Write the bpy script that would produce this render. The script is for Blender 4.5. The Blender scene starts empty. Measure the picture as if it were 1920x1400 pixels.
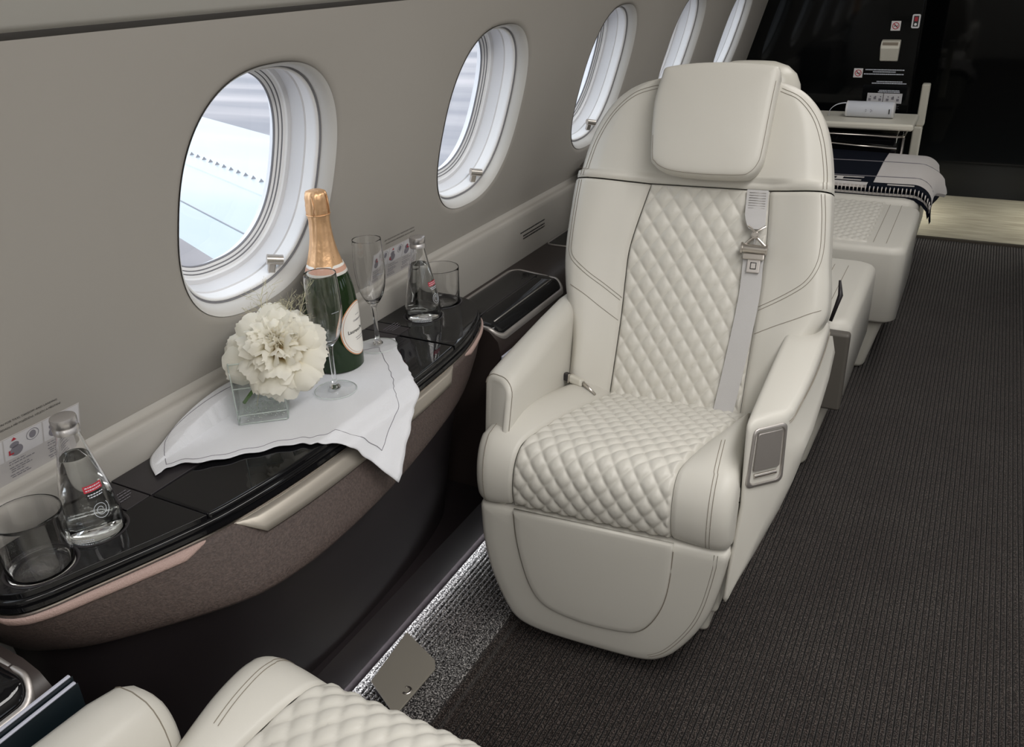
import bpy, bmesh, math, random
from mathutils import Vector, Matrix, noise
random.seed(7)
PI = math.pi
sin, cos = math.sin, math.cos
sc = bpy.context.scene
COL = sc.collection

# ------------------------------------------------------------------ camera
cam = bpy.data.cameras.new('camera'); cam_o = bpy.data.objects.new('camera', cam); COL.objects.link(cam_o)
cam.sensor_width = 36.0; cam.lens = 30.0; cam.clip_start = 0.02; cam.clip_end = 200
RX = (0.88523323, 0.46379054, -0.03550288)
RY = (0.17463016, -0.40211627, -0.89878074)
RZ = (-0.43112229, 0.78943071, -0.4369585)
m = Matrix.Identity(4)
for i in range(3):
    m[i][0] = RX[i]; m[i][1] = -RY[i]; m[i][2] = -RZ[i]
m[0][3], m[1][3], m[2][3] = 0.0, 0.0, 1.22
cam_o.matrix_world = m
sc.camera = cam_o
sc.view_settings.view_transform = 'Standard'; sc.view_settings.look = 'None'
sc.view_settings.gamma = 1.0; sc.view_settings.use_curve_mapping = False
sc.view_settings.exposure = 0.0
sc.cycles.use_denoising = True
sc.cycles.max_bounces = 14; sc.cycles.transmission_bounces = 14; sc.cycles.transparent_max_bounces = 24
sc.cycles.diffuse_bounces = 5; sc.cycles.sample_clamp_indirect = 6.0
sc.cycles.caustics_reflective = False; sc.cycles.caustics_refractive = True
# ------------------------------------------------------------------ sky: bright overcast
w = bpy.data.worlds.new('overcast_sky'); sc.world = w; w.use_nodes = True
bg = w.node_tree.nodes['Background']; bg.inputs[0].default_value = (0.86, 0.93, 1.0, 1); bg.inputs[1].default_value = 2.15

def area_light(name, loc, rot, sx, sy, power, color=(1, 1, 1)):
    l = bpy.data.lights.new(name, 'AREA'); l.shape = 'RECTANGLE'; l.size = sx; l.size_y = sy; l.energy = power; l.color = color
    o = bpy.data.objects.new(name, l); COL.objects.link(o); o.location = loc; o.rotation_euler = rot
    return o
area_light('floor_path_light', (-0.836, 1.12, 0.036), (0, math.radians(-22), 0), 0.005, 0.85, 0.5, (0.93, 0.96, 1.0))
# cabin ceiling panels and an added rear fill (aim down), galley lights
area_light('ceiling_and_fill_light', (0.30, 0.75, 1.772), (0, 0, 0), 0.30, 1.6, 20.0, (1.0, 0.975, 0.94))
area_light('ceiling_and_fill_light', (0.25, -0.75, 1.772), (0, 0, 0), 0.30, 1.3, 14.0, (1.0, 0.975, 0.94))  # added fill behind the camera to brighten the chair fronts
area_light('ceiling_and_fill_light', (0.10, 2.7, 1.775), (0, 0, 0), 0.35, 1.4, 8.0, (1.0, 0.965, 0.92))
area_light('galley_step_light', (-0.35, 4.66, 0.16), (0, math.radians(-50), 0), 0.05, 0.5, 2.2, (1.0, 0.98, 0.86))
area_light('galley_step_light', (0.62, 4.66, 0.30), (0, math.radians(40), 0), 0.05, 0.5, 3.4, (1.0, 0.98, 0.86))

# ------------------------------------------------------------------ materials
def mat(name, color, rough=0.5, metal=0.0, bump=None, var=None, coat=0.0, spec=None, trans=0.0, ior=1.45, sheen=0.0):
    mt = bpy.data.materials.new(name); mt.use_nodes = True
    nt = mt.node_tree; b = nt.nodes['Principled BSDF']
    b.inputs['Base Color'].default_value = (*color, 1); b.inputs['Roughness'].default_value = rough
    b.inputs['Metallic'].default_value = metal; b.inputs['Coat Weight'].default_value = coat
    b.inputs['Coat Roughness'].default_value = 0.05
    b.inputs['Transmission Weight'].default_value = trans; b.inputs['IOR'].default_value = ior
    b.inputs['Sheen Weight'].default_value = sheen
    if spec is not None: b.inputs['Specular IOR Level'].default_value = spec
    tc = nt.nodes.new('ShaderNodeTexCoord')
    if bump:  # (scale, strength, distance)
        n = nt.nodes.new('ShaderNodeTexNoise'); n.inputs['Scale'].default_value = bump[0]; n.inputs['Detail'].default_value = 3
        bp = nt.nodes.new('ShaderNodeBump'); bp.inputs['Strength'].default_value = bump[1]; bp.inputs['Distance'].default_value = bump[2]
        nt.links.new(tc.outputs['Object'], n.inputs['Vector']); nt.links.new(n.outputs['Fac'], bp.inputs['Height'])
        nt.links.new(bp.outputs['Normal'], b.inputs['Normal'])
    if var:  # (scale, colour2, stretch)
        n2 = nt.nodes.new('ShaderNodeTexNoise'); n2.inputs['Scale'].default_value = var[0]; n2.inputs['Detail'].default_value = 4
        mp = nt.nodes.new('ShaderNodeMapping'); mp.inputs['Scale'].default_value = var[2] if len(var) > 2 else (1, 1, 1)
        cr = nt.nodes.new('ShaderNodeValToRGB'); cr.color_ramp.elements[0].position = 0.38; cr.color_ramp.elements[1].position = 0.62
        cr.color_ramp.elements[0].color = (*color, 1); cr.color_ramp.elements[1].color = (*var[1], 1)
        nt.links.new(tc.outputs['Object'], mp.inputs['Vector']); nt.links.new(mp.outputs[0], n2.inputs['Vector'])
        nt.links.new(n2.outputs['Fac'], cr.inputs['Fac']); nt.links.new(cr.outputs[0], b.inputs['Base Color'])
    return mt

def translucent(mt, fac, color):
    nt = mt.node_tree; b = nt.nodes['Principled BSDF']; out = [n for n in nt.nodes if n.type == 'OUTPUT_MATERIAL'][0]
    tl = nt.nodes.new('ShaderNodeBsdfTranslucent'); tl.inputs[0].default_value = (*color, 1)
    mx = nt.nodes.new('ShaderNodeMixShader'); mx.inputs[0].default_value = fac
    nt.links.new(b.outputs[0], mx.inputs[1]); nt.links.new(tl.outputs[0], mx.inputs[2]); nt.links.new(mx.outputs[0], out.inputs[0])
    return mt
def glossy_glass(name, tint=(1, 1, 1), rough=0.0):
    """thin pane: clear with Fresnel reflection"""
    mt = bpy.data.materials.new(name); mt.use_nodes = True; nt = mt.node_tree; nt.nodes.clear()
    out = nt.nodes.new('ShaderNodeOutputMaterial'); mx = nt.nodes.new('ShaderNodeMixShader')
    tr = nt.nodes.new('ShaderNodeBsdfTransparent'); tr.inputs[0].default_value = (*tint, 1)
    gl = nt.nodes.new('ShaderNodeBsdfGlossy'); gl.inputs['Roughness'].default_value = rough
    lw = nt.nodes.new('ShaderNodeLayerWeight'); lw.inputs['Blend'].default_value = 0.5
    pw = nt.nodes.new('ShaderNodeMath'); pw.operation = 'POWER'; pw.inputs[1].default_value = 4.0
    ma = nt.nodes.new('ShaderNodeMath'); ma.operation = 'MULTIPLY_ADD'; ma.inputs[1].default_value = 0.62; ma.inputs[2].default_value = 0.03
    nt.links.new(lw.outputs['Facing'], pw.inputs[0]); nt.links.new(pw.outputs[0], ma.inputs[0]); nt.links.new(ma.outputs[0], mx.inputs[0]); nt.links.new(tr.outputs[0], mx.inputs[1]); nt.links.new(gl.outputs[0], mx.inputs[2])
    nt.links.new(mx.outputs[0], out.inputs[0])
    return mt

def carpet_mat(name, c1, c2, c3, scale):
    mt = bpy.data.materials.new(name); mt.use_nodes = True; nt = mt.node_tree; b = nt.nodes['Principled BSDF']
    b.inputs['Roughness'].default_value = 0.95; b.inputs['Sheen Weight'].default_value = 0.15; b.inputs['Specular IOR Level'].default_value = 0.1
    tc = nt.nodes.new('ShaderNodeTexCoord')
    n = nt.nodes.new('ShaderNodeTexNoise'); n.inputs['Scale'].default_value = scale; n.inputs['Detail'].default_value = 2
    n2 = nt.nodes.new('ShaderNodeTexNoise'); n2.inputs['Scale'].default_value = 5.0; n2.inputs['Detail'].default_value = 3
    cr = nt.nodes.new('ShaderNodeValToRGB'); e = cr.color_ramp.elements
    e[0].position = 0.40; e[0].color = (*c1, 1); e[1].position = 0.70; e[1].color = (*c3, 1)
    k = e.new(0.52); k.color = (*c2, 1)
    mx = nt.nodes.new('ShaderNodeMixRGB'); mx.blend_type = 'MULTIPLY'; mx.inputs[0].default_value = 0.55
    cr2 = nt.nodes.new('ShaderNodeValToRGB'); cr2.color_ramp.elements[0].position = 0.35; cr2.color_ramp.elements[1].position = 0.65
    cr2.color_ramp.elements[0].color = (0.55, 0.47, 0.46, 1); cr2.color_ramp.elements[1].color = (1, 1, 0.98, 1)
    bp = nt.nodes.new('ShaderNodeBump'); bp.inputs['Strength'].default_value = 0.9; bp.inputs['Distance'].default_value = 0.003
    L = nt.links.new
    L(tc.outputs['Object'], n.inputs['Vector']); L(tc.outputs['Object'], n2.inputs['Vector'])
    L(n.outputs['Fac'], cr.inputs['Fac']); L(n2.outputs['Fac'], cr2.inputs['Fac'])
    L(cr.outputs[0], mx.inputs[1]); L(cr2.outputs[0], mx.inputs[2]); L(mx.outputs[0], b.inputs['Base Color'])
    L(n.outputs['Fac'], bp.inputs['Height']); L(bp.outputs[0], b.inputs['Normal'])
    return mt

def emit(name, color, strength):
    mt = bpy.data.materials.new(name); mt.use_nodes = True; b = mt.node_tree.nodes['Principled BSDF']
    b.inputs['Emission Color'].default_value = (*color, 1); b.inputs['Emission Strength'].default_value = strength
    b.inputs['Base Color'].default_value = (*color, 1)
    return mt

M = {}
M['leather'] = mat('cream_leather', (0.62, 0.60, 0.55), 0.42, bump=(900, 0.12, 0.0006))
M['stitch'] = mat('taupe_stitching', (0.25, 0.22, 0.18), 0.7)
M['leather_body'] = mat('cream_shell', (0.60, 0.58, 0.52), 0.35)
M['leather_grey'] = mat('taupe_leather', (0.11, 0.10, 0.088), 0.5)
M['belt'] = mat('grey_webbing', (0.50, 0.49, 0.49), 0.6, bump=(700, 0.3, 0.001), sheen=0.3)
M['steel'] = mat('brushed_steel', (0.62, 0.58, 0.54), 0.28, 1.0)
M['steel_matte'] = mat('satin_nickel', (0.50, 0.47, 0.45), 0.42, 0.8)
M['plate'] = mat('warm_metal_plate', (0.40, 0.37, 0.32), 0.38, 0.35)
M['rail'] = mat('satin_champagne_rail', (0.34, 0.31, 0.27), 0.40, 0.45)
M['bronze'] = mat('bronze_metal', (0.42, 0.37, 0.31), 0.32, 1.0, bump=(40, 0.1, 0.001))
M['wall'] = mat('wall_panel', (0.365, 0.345, 0.318), 0.55, bump=(1500, 0.06, 0.0004))
M['dado'] = mat('dado_panel', (0.42, 0.40, 0.37), 0.5, bump=(1500, 0.06, 0.0004))
M['ceiling'] = mat('ceiling_panel', (0.48, 0.47, 0.44), 0.6)
M['groove'] = mat('dark_groove', (0.20, 0.18, 0.16), 0.7)
M['white_plastic'] = mat('white_plastic', (0.86, 0.86, 0.87), 0.4)
M['frame_white'] = mat('window_frame_white', (0.72, 0.72, 0.74), 0.35)
M['flange'] = mat('window_flange', (0.60, 0.59, 0.57), 0.45)
M['gasket'] = mat('grey_gasket', (0.22, 0.22, 0.24), 0.5)
M['gloss_black'] = mat('piano_black', (0.006, 0.006, 0.007), 0.035, ior=1.42)
M['bulkhead_black'] = mat('bulkhead_gloss_black', (0.003, 0.0035, 0.004), 0.05, ior=1.33)
M['satin_black'] = mat('satin_black', (0.025, 0.022, 0.025), 0.35)
M['brown_black'] = mat('dark_brown_trim', (0.035, 0.026, 0.024), 0.38, bump=(1200, 0.1, 0.0004))
M['base_dark'] = mat('dark_aubergine_panel', (0.022, 0.017, 0.019), 0.5)
M['fascia'] = mat('brown_grained_leather', (0.088, 0.065, 0.058), 0.62, bump=(420, 0.6, 0.002), var=(260, (0.060, 0.044, 0.040)))
M['fascia_strip'] = mat('pinkish_brown_leather', (0.42, 0.30, 0.27), 0.6, bump=(500, 0.6, 0.002))
M['carpet'] = carpet_mat('dark_ribbed_carpet', (0.008, 0.0065, 0.006), (0.031, 0.024, 0.022), (0.15, 0.125, 0.112), 380)
M['carpet_light'] = carpet_mat('heather_carpet', (0.008, 0.008, 0.009), (0.115, 0.11, 0.11), (0.66, 0.65, 0.64), 330)
M['groove_shade'] = mat('carpet_groove_shade', (0.010, 0.009, 0.009), 0.95, spec=0.1)  # same yarn as the ribs, painted darker as shade in the grooves
M['bubble'] = mat('pale_bubble', (0.70, 0.76, 0.73), 0.2)
M['vase_edge'] = mat('vase_edge_glass', (0.86, 0.95, 0.91), 0.15, trans=0.55)
M['galley'] = mat('galley_floor_wood', (0.30, 0.27, 0.21), 0.35, var=(6, (0.42, 0.39, 0.31), (1, 9, 1)))
M['pane'] = glossy_glass('window_pane', (0.97, 0.98, 1.0))
M['glass'] = mat('clear_glass', (0.97, 0.99, 0.985), 0.0, trans=1.0, ior=1.47)
M['thin_glass'] = mat('drinking_glass', (1, 1, 1), 0.0, trans=1.0, ior=1.45)
M['water'] = mat('still_water', (0.97, 1.0, 0.995), 0.0, trans=1.0, ior=1.33)
M['green_glass'] = mat('green_bottle_glass', (0.010, 0.026, 0.007), 0.06)
M['gold_foil'] = mat('copper_gold_foil', (0.80, 0.50, 0.28), 0.40, 0.75, bump=(60, 0.5, 0.003))
M['label_white'] = mat('label_paper', (0.80, 0.78, 0.74), 0.6)
M['label_rim'] = mat('label_rim', (0.66, 0.33, 0.18), 0.5)
M['ink'] = mat('black_ink', (0.03, 0.03, 0.03), 0.6)
M['ink_grey'] = mat('grey_ink', (0.22, 0.21, 0.24), 0.7)
M['ink_white'] = mat('white_ink', (0.62, 0.65, 0.72), 0.7)
M['ink_red'] = mat('red_ink', (0.45, 0.03, 0.05), 0.6)
M['sticker'] = mat('white_sticker', (0.75, 0.72, 0.72), 0.5)
M['card'] = mat('placard_film', (0.52, 0.50, 0.50), 0.4)
M['card2'] = mat('placard_picture', (0.63, 0.62, 0.64), 0.45)
M['linen'] = mat('white_linen', (0.72, 0.73, 0.77), 0.85, bump=(900, 0.4, 0.0012), sheen=0.3)
M['clear'] = glossy_glass('clear_vessel_glass', (0.995, 1.0, 0.998))
M['flute_glass'] = glossy_glass('flute_crystal', (0.997, 1.0, 0.999))
M['clear_water'] = glossy_glass('clear_vase_water', (0.985, 1.0, 0.99))
M['petal'] = mat('ivory_petal', (0.92, 0.89, 0.78), 0.6, var=(14, (0.95, 0.94, 0.90)))
def petal_gradient(mt):
    nt = mt.node_tree; b = nt.nodes['Principled BSDF']; tc = nt.nodes.new('ShaderNodeTexCoord'); sx = nt.nodes.new('ShaderNodeSeparateXYZ'); mr = nt.nodes.new('ShaderNodeMapRange')
    mr.inputs[1].default_value = 0.004; mr.inputs[2].default_value = 0.034; cr = nt.nodes.new('ShaderNodeValToRGB')
    cr.color_ramp.elements[0].color = (0.88, 0.72, 0.36, 1); cr.color_ramp.elements[1].color = (0.94, 0.92, 0.85, 1)
    L = nt.links.new; L(tc.outputs['Object'], sx.inputs[0]); L(sx.outputs[2], mr.inputs[0]); L(mr.outputs[0], cr.inputs[0]); L(cr.outputs[0], b.inputs['Base Color'])
petal_gradient(M['petal'])
translucent(M['petal'], 0.45, (0.96, 0.94, 0.86))
M['petal_core'] = mat('warm_petal', (0.85, 0.62, 0.38), 0.6)
M['stem'] = mat('green_stem', (0.10, 0.19, 0.05), 0.5)
M['grass'] = mat('dry_grass', (0.60, 0.56, 0.38), 0.7)
M['cap'] = mat('aluminium_cap', (0.62, 0.60, 0.60), 0.35, 0.9)
M['cream_top'] = mat('cream_shelf_top', (0.72, 0.69, 0.60), 0.4)
M['speaker'] = mat('white_speaker_mesh', (0.66, 0.68, 0.74), 0.55, bump=(1500, 0.4, 0.001))
M['blanket_navy'] = mat('navy_wool', (0.007, 0.009, 0.016), 0.95, bump=(500, 0.5, 0.003), spec=0.1)
M['blanket_cream'] = mat('cream_wool', (0.60, 0.56, 0.54), 0.95, bump=(500, 0.5, 0.003), sheen=0.4)
M['blanket_line'] = mat('grey_wool_line', (0.22, 0.21, 0.23), 0.95)
M['wing'] = mat('white_wing_paint', (0.46, 0.495, 0.505), 0.35, var=(0.35, (0.36, 0.415, 0.455), (0.25, 1.6, 1)))
M['ground'] = mat('wet_apron', (0.20, 0.195, 0.215), 0.6, var=(0.35, (0.40, 0.365, 0.37), (0.12, 1.2, 1)))
M['book_dark'] = mat('magazine_cover', (0.008, 0.014, 0.018), 0.25)
M['paper'] = mat('paper_edge', (0.55, 0.56, 0.66), 0.6)

# ------------------------------------------------------------------ helpers
def tag(o, label=None, cat=None, group=None, kind=None):
    if label: o['label'] = label
    if cat: o['category'] = cat
    if group: o['group'] = group
    if kind: o['kind'] = kind
    return o
def empty(name, loc=(0, 0, 0), rz=0.0, label=None, cat=None, group=None, kind=None):
    o = bpy.data.objects.new(name, None); COL.objects.link(o); o.location = loc; o.rotation_euler = (0, 0, rz); o.empty_display_size = 0.05
    return tag(o, label, cat, group, kind)
def mesh(name, verts, faces, material, parent=None, smooth=True, recalc=False):
    me = bpy.data.meshes.new(name); me.from_pydata([tuple(v) for v in verts], [], faces)
    mats = material if isinstance(material, (list, tuple)) else [material]
    for q in mats: me.materials.append(q)
    if recalc:
        bm = bmesh.new(); bm.from_mesh(me); bmesh.ops.recalc_face_normals(bm, faces=bm.faces); bm.to_mesh(me); bm.free()
    if smooth:
        me.polygons.foreach_set('use_smooth', [True] * len(me.polygons))
    me.update()
    o = bpy.data.objects.new(name, me); COL.objects.link(o)
    if parent: o.parent = parent
    return o
def sharp(o, ang=35):
    """smooth shading with creases kept above the angle"""
    me = o.data; bm = bmesh.new(); bm.from_mesh(me)
    bmesh.ops.recalc_face_normals(bm, faces=bm.faces)
    for e in bm.edges:
        if len(e.link_faces) == 2 and e.calc_face_angle(0) > math.radians(ang): e.smooth = False
    bm.to_mesh(me); bm.free(); return o
class MB:
    def __init__(s): s.v = []; s.f = []
    def add(s, v, f):
        n = len(s.v); s.v += [tuple(q) for q in v]; s.f += [tuple(i + n for i in q) for q in f]
    def box(s, c, d, R=None):
        x, y, z = d[0] / 2, d[1] / 2, d[2] / 2
        vs = [Vector((i * x, j * y, k * z)) for k in (-1, 1) for j in (-1, 1) for i in (-1, 1)]
        if R: vs = [R @ q for q in vs]
        s.add([q + Vector(c) for q in vs], [(0, 2, 3, 1), (4, 5, 7, 6), (0, 1, 5, 4), (2, 6, 7, 3), (0, 4, 6, 2), (1, 3, 7, 5)])
    def tube(s, pts, r, n=6, cap=True):
        pts = [Vector(p) for p in pts]; rings = []
        for i, p in enumerate(pts):
            d = (pts[min(i + 1, len(pts) - 1)] - pts[max(i - 1, 0)]).normalized()
            a = d.cross(Vector((0, 0, 1)));
            if a.length < 0.05: a = d.cross(Vector((1, 0, 0)))
            a.normalize(); b = d.cross(a); rr = r[i] if isinstance(r, (list, tuple)) else r
            rings.append([p + a * rr * cos(2 * PI * k / n) + b * rr * sin(2 * PI * k / n) for k in range(n)])
        s.loft(rings, cap=cap)
    def loft(s, rings, cap=True, closed=True):
        n = len(rings[0]); v = [q for r in rings for q in r]; f = []
        for i in range(len(rings) - 1):
            for k in range(n if closed else n - 1):
                f.append((i * n + k, i * n + (k + 1) % n, (i + 1) * n + (k + 1) % n, (i + 1) * n + k))
        if cap and closed:
            f.append(tuple(range(n - 1, -1, -1))); f.append(tuple(range((len(rings) - 1) * n, len(rings) * n)))
        s.add(v, f)
    def lathe(s, prof, n=40, c=(0, 0, 0), lo=0.0, hi=2 * PI):
        full = abs(hi - lo - 2 * PI) < 1e-6; k = n if full else n + 1; v = []; f = []
        prof = [(0.0 if r < 0.00011 else r, z) for r, z in prof]
        for r, z in prof:
            for i in range(k):
                a = lo + (hi - lo) * i / n; v.append((c[0] + r * cos(a), c[1] + r * sin(a), c[2] + z))
        for j in range(len(prof) - 1):
            for i in range(n):
                i2 = (i + 1) % k
                f.append((j * k + i, j * k + i2, (j + 1) * k + i2, (j + 1) * k + i))
        s.add(v, f)
    def grid(s, fn, ns, nt):
        v = [fn(i / ns, j / nt) for j in range(nt + 1) for i in range(ns + 1)]
        f = [(j * (ns + 1) + i, j * (ns + 1) + i + 1, (j + 1) * (ns + 1) + i + 1, (j + 1) * (ns + 1) + i) for j in range(nt) for i in range(ns)]
        s.add(v, f)
    def build(s, name, material, parent=None, smooth=True, crease=None, weld=False):
        o = mesh(name, s.v, s.f, material, parent, smooth)
        if weld:
            bm = bmesh.new(); bm.from_mesh(o.data); bmesh.ops.remove_doubles(bm, verts=bm.verts, dist=1e-5); bmesh.ops.dissolve_degenerate(bm, edges=bm.edges, dist=1e-6); bm.to_mesh(o.data); bm.free()
        if crease: sharp(o, crease)
        return o
def bevel_obj(o, w, seg=3, ang=30):
    md = o.modifiers.new('bevel', 'BEVEL'); md.width = w; md.segments = seg; md.limit_method = 'ANGLE'; md.angle_limit = math.radians(ang)
    me = o.data
    me.polygons.foreach_set('use_smooth', [True] * len(me.polygons))
    md.harden_normals = True
    return o
def rbox(name, c, d, material, parent=None, r=0.005, R=None, seg=3):
    b = MB(); b.box(c, d, R); return bevel_obj(b.build(name, material, parent), r, seg)
def slab(name, outline, z0, z1, material, parent=None, r=0.0, seg=3):
    n = len(outline); b = MB()
    b.loft([[(x, y, z0) for x, y in outline], [(x, y, z1) for x, y in outline]])
    o = b.build(name, material, parent, smooth=False)
    sharp(o)
    if r: bevel_obj(o, r, seg, 40)
    return o
def interp(tab, x):
    if x <= tab[0][0]: return tab[0][1]
    for (a, va), (b, vb) in zip(tab, tab[1:]):
        if x <= b:
            return va + (vb - va) * (x - a) / (b - a)
    return tab[-1][1]
def smooth_tab(tab, x):
    """Catmull-Rom through table"""
    n = len(tab)
    if x <= tab[0][0]: return tab[0][1]
    if x >= tab[-1][0]: return tab[-1][1]
    for i in range(n - 1):
        if x <= tab[i + 1][0]:
            x0, y0 = tab[i]; x1, y1 = tab[i + 1]
            m0 = (y1 - tab[i - 1][1]) / (x1 - tab[i - 1][0]) if i > 0 else (y1 - y0) / (x1 - x0)
            m1 = (tab[i + 2][1] - y0) / (tab[i + 2][0] - x0) if i + 2 < n else (y1 - y0) / (x1 - x0)
            h = x1 - x0; t = (x - x0) / h
            return (2*t**3-3*t*t+1)*y0 + (t**3-2*t*t+t)*h*m0 + (-2*t**3+3*t*t)*y1 + (t**3-t*t)*h*m1
def curve_pts(pts, n):
    """Catmull-Rom resample"""
    P = [Vector(p) for p in pts]; out = []
    seg = len(P) - 1
    for k in range(n + 1):
        u = k / n * seg; i = min(int(u), seg - 1); t = u - i
        p0 = P[i - 1] if i > 0 else P[i] * 2 - P[i + 1]; p3 = P[i + 2] if i + 2 <= seg else P[i + 1] * 2 - P[i]
        p1, p2 = P[i], P[i + 1]
        out.append(0.5 * ((2 * p1) + (p2 - p0) * t + (2 * p0 - 5 * p1 + 4 * p2 - p3) * t * t + (3 * p1 - p0 - 3 * p2 + p3) * t ** 3))
    return out
def round_rect(cx, cy, w_, h_, r, n=6):
    out = []
    for (sx, sy, a0) in ((1, 1, 0), (-1, 1, 90), (-1, -1, 180), (1, -1, 270)):
        for k in range(n + 1):
            a = math.radians(a0 + 90 * k / n)
            out.append((cx + sx * (w_ / 2 - r) + r * cos(a), cy + sy * (h_ / 2 - r) + r * sin(a)))
    return out
def smoothstep(a, b, x):
    t = max(0, min(1, (x - a) / (b - a))); return t * t * (3 - 2 * t)
def text_mesh(name, body, size, material, parent, matrix, align='LEFT', extrude=0.0):
    cu = bpy.data.curves.new(name, 'FONT'); cu.body = body; cu.size = size; cu.align_x = align; cu.extrude = extrude; cu.resolution_u = 2
    t = bpy.data.objects.new('tmp', cu); me = bpy.data.meshes.new_from_object(t); me.materials.clear(); me.materials.append(material)
    bpy.data.objects.remove(t)
    o = bpy.data.objects.new(name, me); COL.objects.link(o); o.matrix_world = matrix
    if parent: o.parent = parent
    return o
def frame_mat(o, x, y, z):
    x = Vector(x).normalized(); y = Vector(y).normalized(); z = Vector(z).normalized()
    mm = Matrix.Identity(4)
    for i in range(3):
        mm[i][0] = x[i]; mm[i][1] = y[i]; mm[i][2] = z[i]; mm[i][3] = o[i]
    return mm

# ------------------------------------------------------------------ floor
def ribbed(x0, x1, y0, y1, zb, pitch=0.0098, h=0.0042, edge=False):
    """long carpet ribs as real relief"""
    prof = []
    n = int(round((x1 - x0) / pitch)); p = (x1 - x0) / n
    for i in range(n):
        for (u, q) in ((0.0, -0.2), (0.07, 0.15), (0.20, 0.75), (0.36, 0.97), (0.5, 1.0), (0.78, 0.80), (0.93, 0.15)):
            prof.append((x0 + (i + u) * p, zb + h * (q - 1)))
    prof.append((x1, zb - h * 1.2))
    ys = [y0 + (y1 - y0) * k / 24 for k in range(25)]
    v = [(x, y, z) for y in ys for x, z in prof]; c = len(prof)
    f = [(j * c + i, j * c + i + 1, (j + 1) * c + i + 1, (j + 1) * c + i) for j in range(24) for i in range(c - 1)]
    return v, f
b = MB(); b.box((0.06, 2.0, -0.04), (2.4, 8.0, 0.06)); fl = b.build('floor', M['base_dark'], smooth=False); tag(fl, kind='structure')
def carpet(x0, x1, zb, material, **kw):
    v, f = ribbed(x0, x1, -1.6, 4.216, zb, **kw)
    o = mesh('floor', v, f, [material, M['groove_shade']]); c = (len(v) // 25) - 1
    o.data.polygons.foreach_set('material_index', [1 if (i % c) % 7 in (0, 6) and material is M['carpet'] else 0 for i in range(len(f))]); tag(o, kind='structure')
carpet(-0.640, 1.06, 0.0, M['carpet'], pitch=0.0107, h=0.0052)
carpet(-0.838, -0.668, 0.018, M['carpet_light'], pitch=0.0107, h=0.0026)
b = MB()
ep = [(-0.668, 0.0148)] + [(-0.662 + 0.010 * sin(a), 0.0025 + 0.0145 * cos(a)) for a in [k * PI / 2 / 6 for k in range(7)]] + [(-0.650, -0.006), (-0.640, -0.005)]
b.loft([[(x, -1.6, z) for x, z in ep], [(x, 4.216, z) for x, z in ep]], closed=False)
tag(b.build('trim_4', M['carpet']), kind='structure')
b = MB(); b.box((0.35, 4.66, -0.005), (1.6, 0.86, 0.01)); tag(b.build('floor', M['galley'], smooth=False), kind='structure')
b = MB(); b.box((0.45, 4.225, 0.001), (1.4, 0.018, 0.014)); tag(b.build('trim_5', M['bronze'], smooth=False), kind='structure')

# ------------------------------------------------------------------ cabin walls with real window openings
TW = math.radians(17)
WIN_Y = [-0.394, 0.266, 0.926, 1.586, 2.246, 2.906, 3.566]
WS, WH, WW = 0.272, 0.182, 0.153       # window centre height up the panel, half height, half width
def side_fn(side):
    def fn(y, s, off=0.0):
        # off > 0 goes outwards
        x = -0.985 + s * sin(TW) - off * cos(TW); z = 0.66 + s * cos(TW) + off * sin(TW)
        if side > 0: x = 0.12 - x
        return Vector((x, y, z))
    return fn
def sup(a, p=2.5):
    c_, s_ = cos(a), sin(a)
    return (math.copysign(abs(c_) ** (2 / p), c_), math.copysign(abs(s_) ** (2 / p), s_))
NW = 120
def wall_with_windows(name, side, ys, s0=0.0, s1=0.530, y0=-1.6, y1=4.0):
    fn = side_fn(side); b = MB(); cuts = [y0]
    for a, c_ in zip(ys, ys[1:]): cuts.append((a + c_) / 2)
    cuts.append(y1)
    for yc, ca, cb in zip(ys, cuts, cuts[1:]):
        rings = []
        # rectangle ring sampled by angle
        rect = []
        for k in range(NW):
            u, v_ = sup(2 * PI * k / NW)
            du = (cb - yc) if u > 0 else (yc - ca); dv = (s1 - WS) if v_ > 0 else (WS - s0)
            t = min(du / max(abs(u) * WW, 1e-6), dv / max(abs(v_) * WH, 1e-6))
            rect.append([yc + u * WW * t, WS + v_ * WH * t, 0])
        # pull ring samples nearest the four corners exactly on to the corners
        for (cy, cs) in ((ca, s0), (ca, s1), (cb, s0), (cb, s1)):
            k = min(range(NW), key=lambda q: abs(rect[q][0] - cy) / 0.33 + abs(rect[q][1] - cs) / 0.25)
            rect[k][0] = cy; rect[k][1] = cs
        rings.append([fn(*q) for q in rect])
        # flat field then a soft fillet into the opening
        for grow, off in ((0.022, 0.0), (0.017, 0.0008), (0.012, 0.003), (0.007, 0.007), (0.003, 0.012), (0.0, 0.020), (-0.001, 0.028)):
            rings.append([fn(yc + sup(2 * PI * k / NW)[0] * (WW + grow), WS + sup(2 * PI * k / NW)[1] * (WH + grow), off) for k in range(NW)])
        b.loft(rings, cap=False)
    return b
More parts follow.
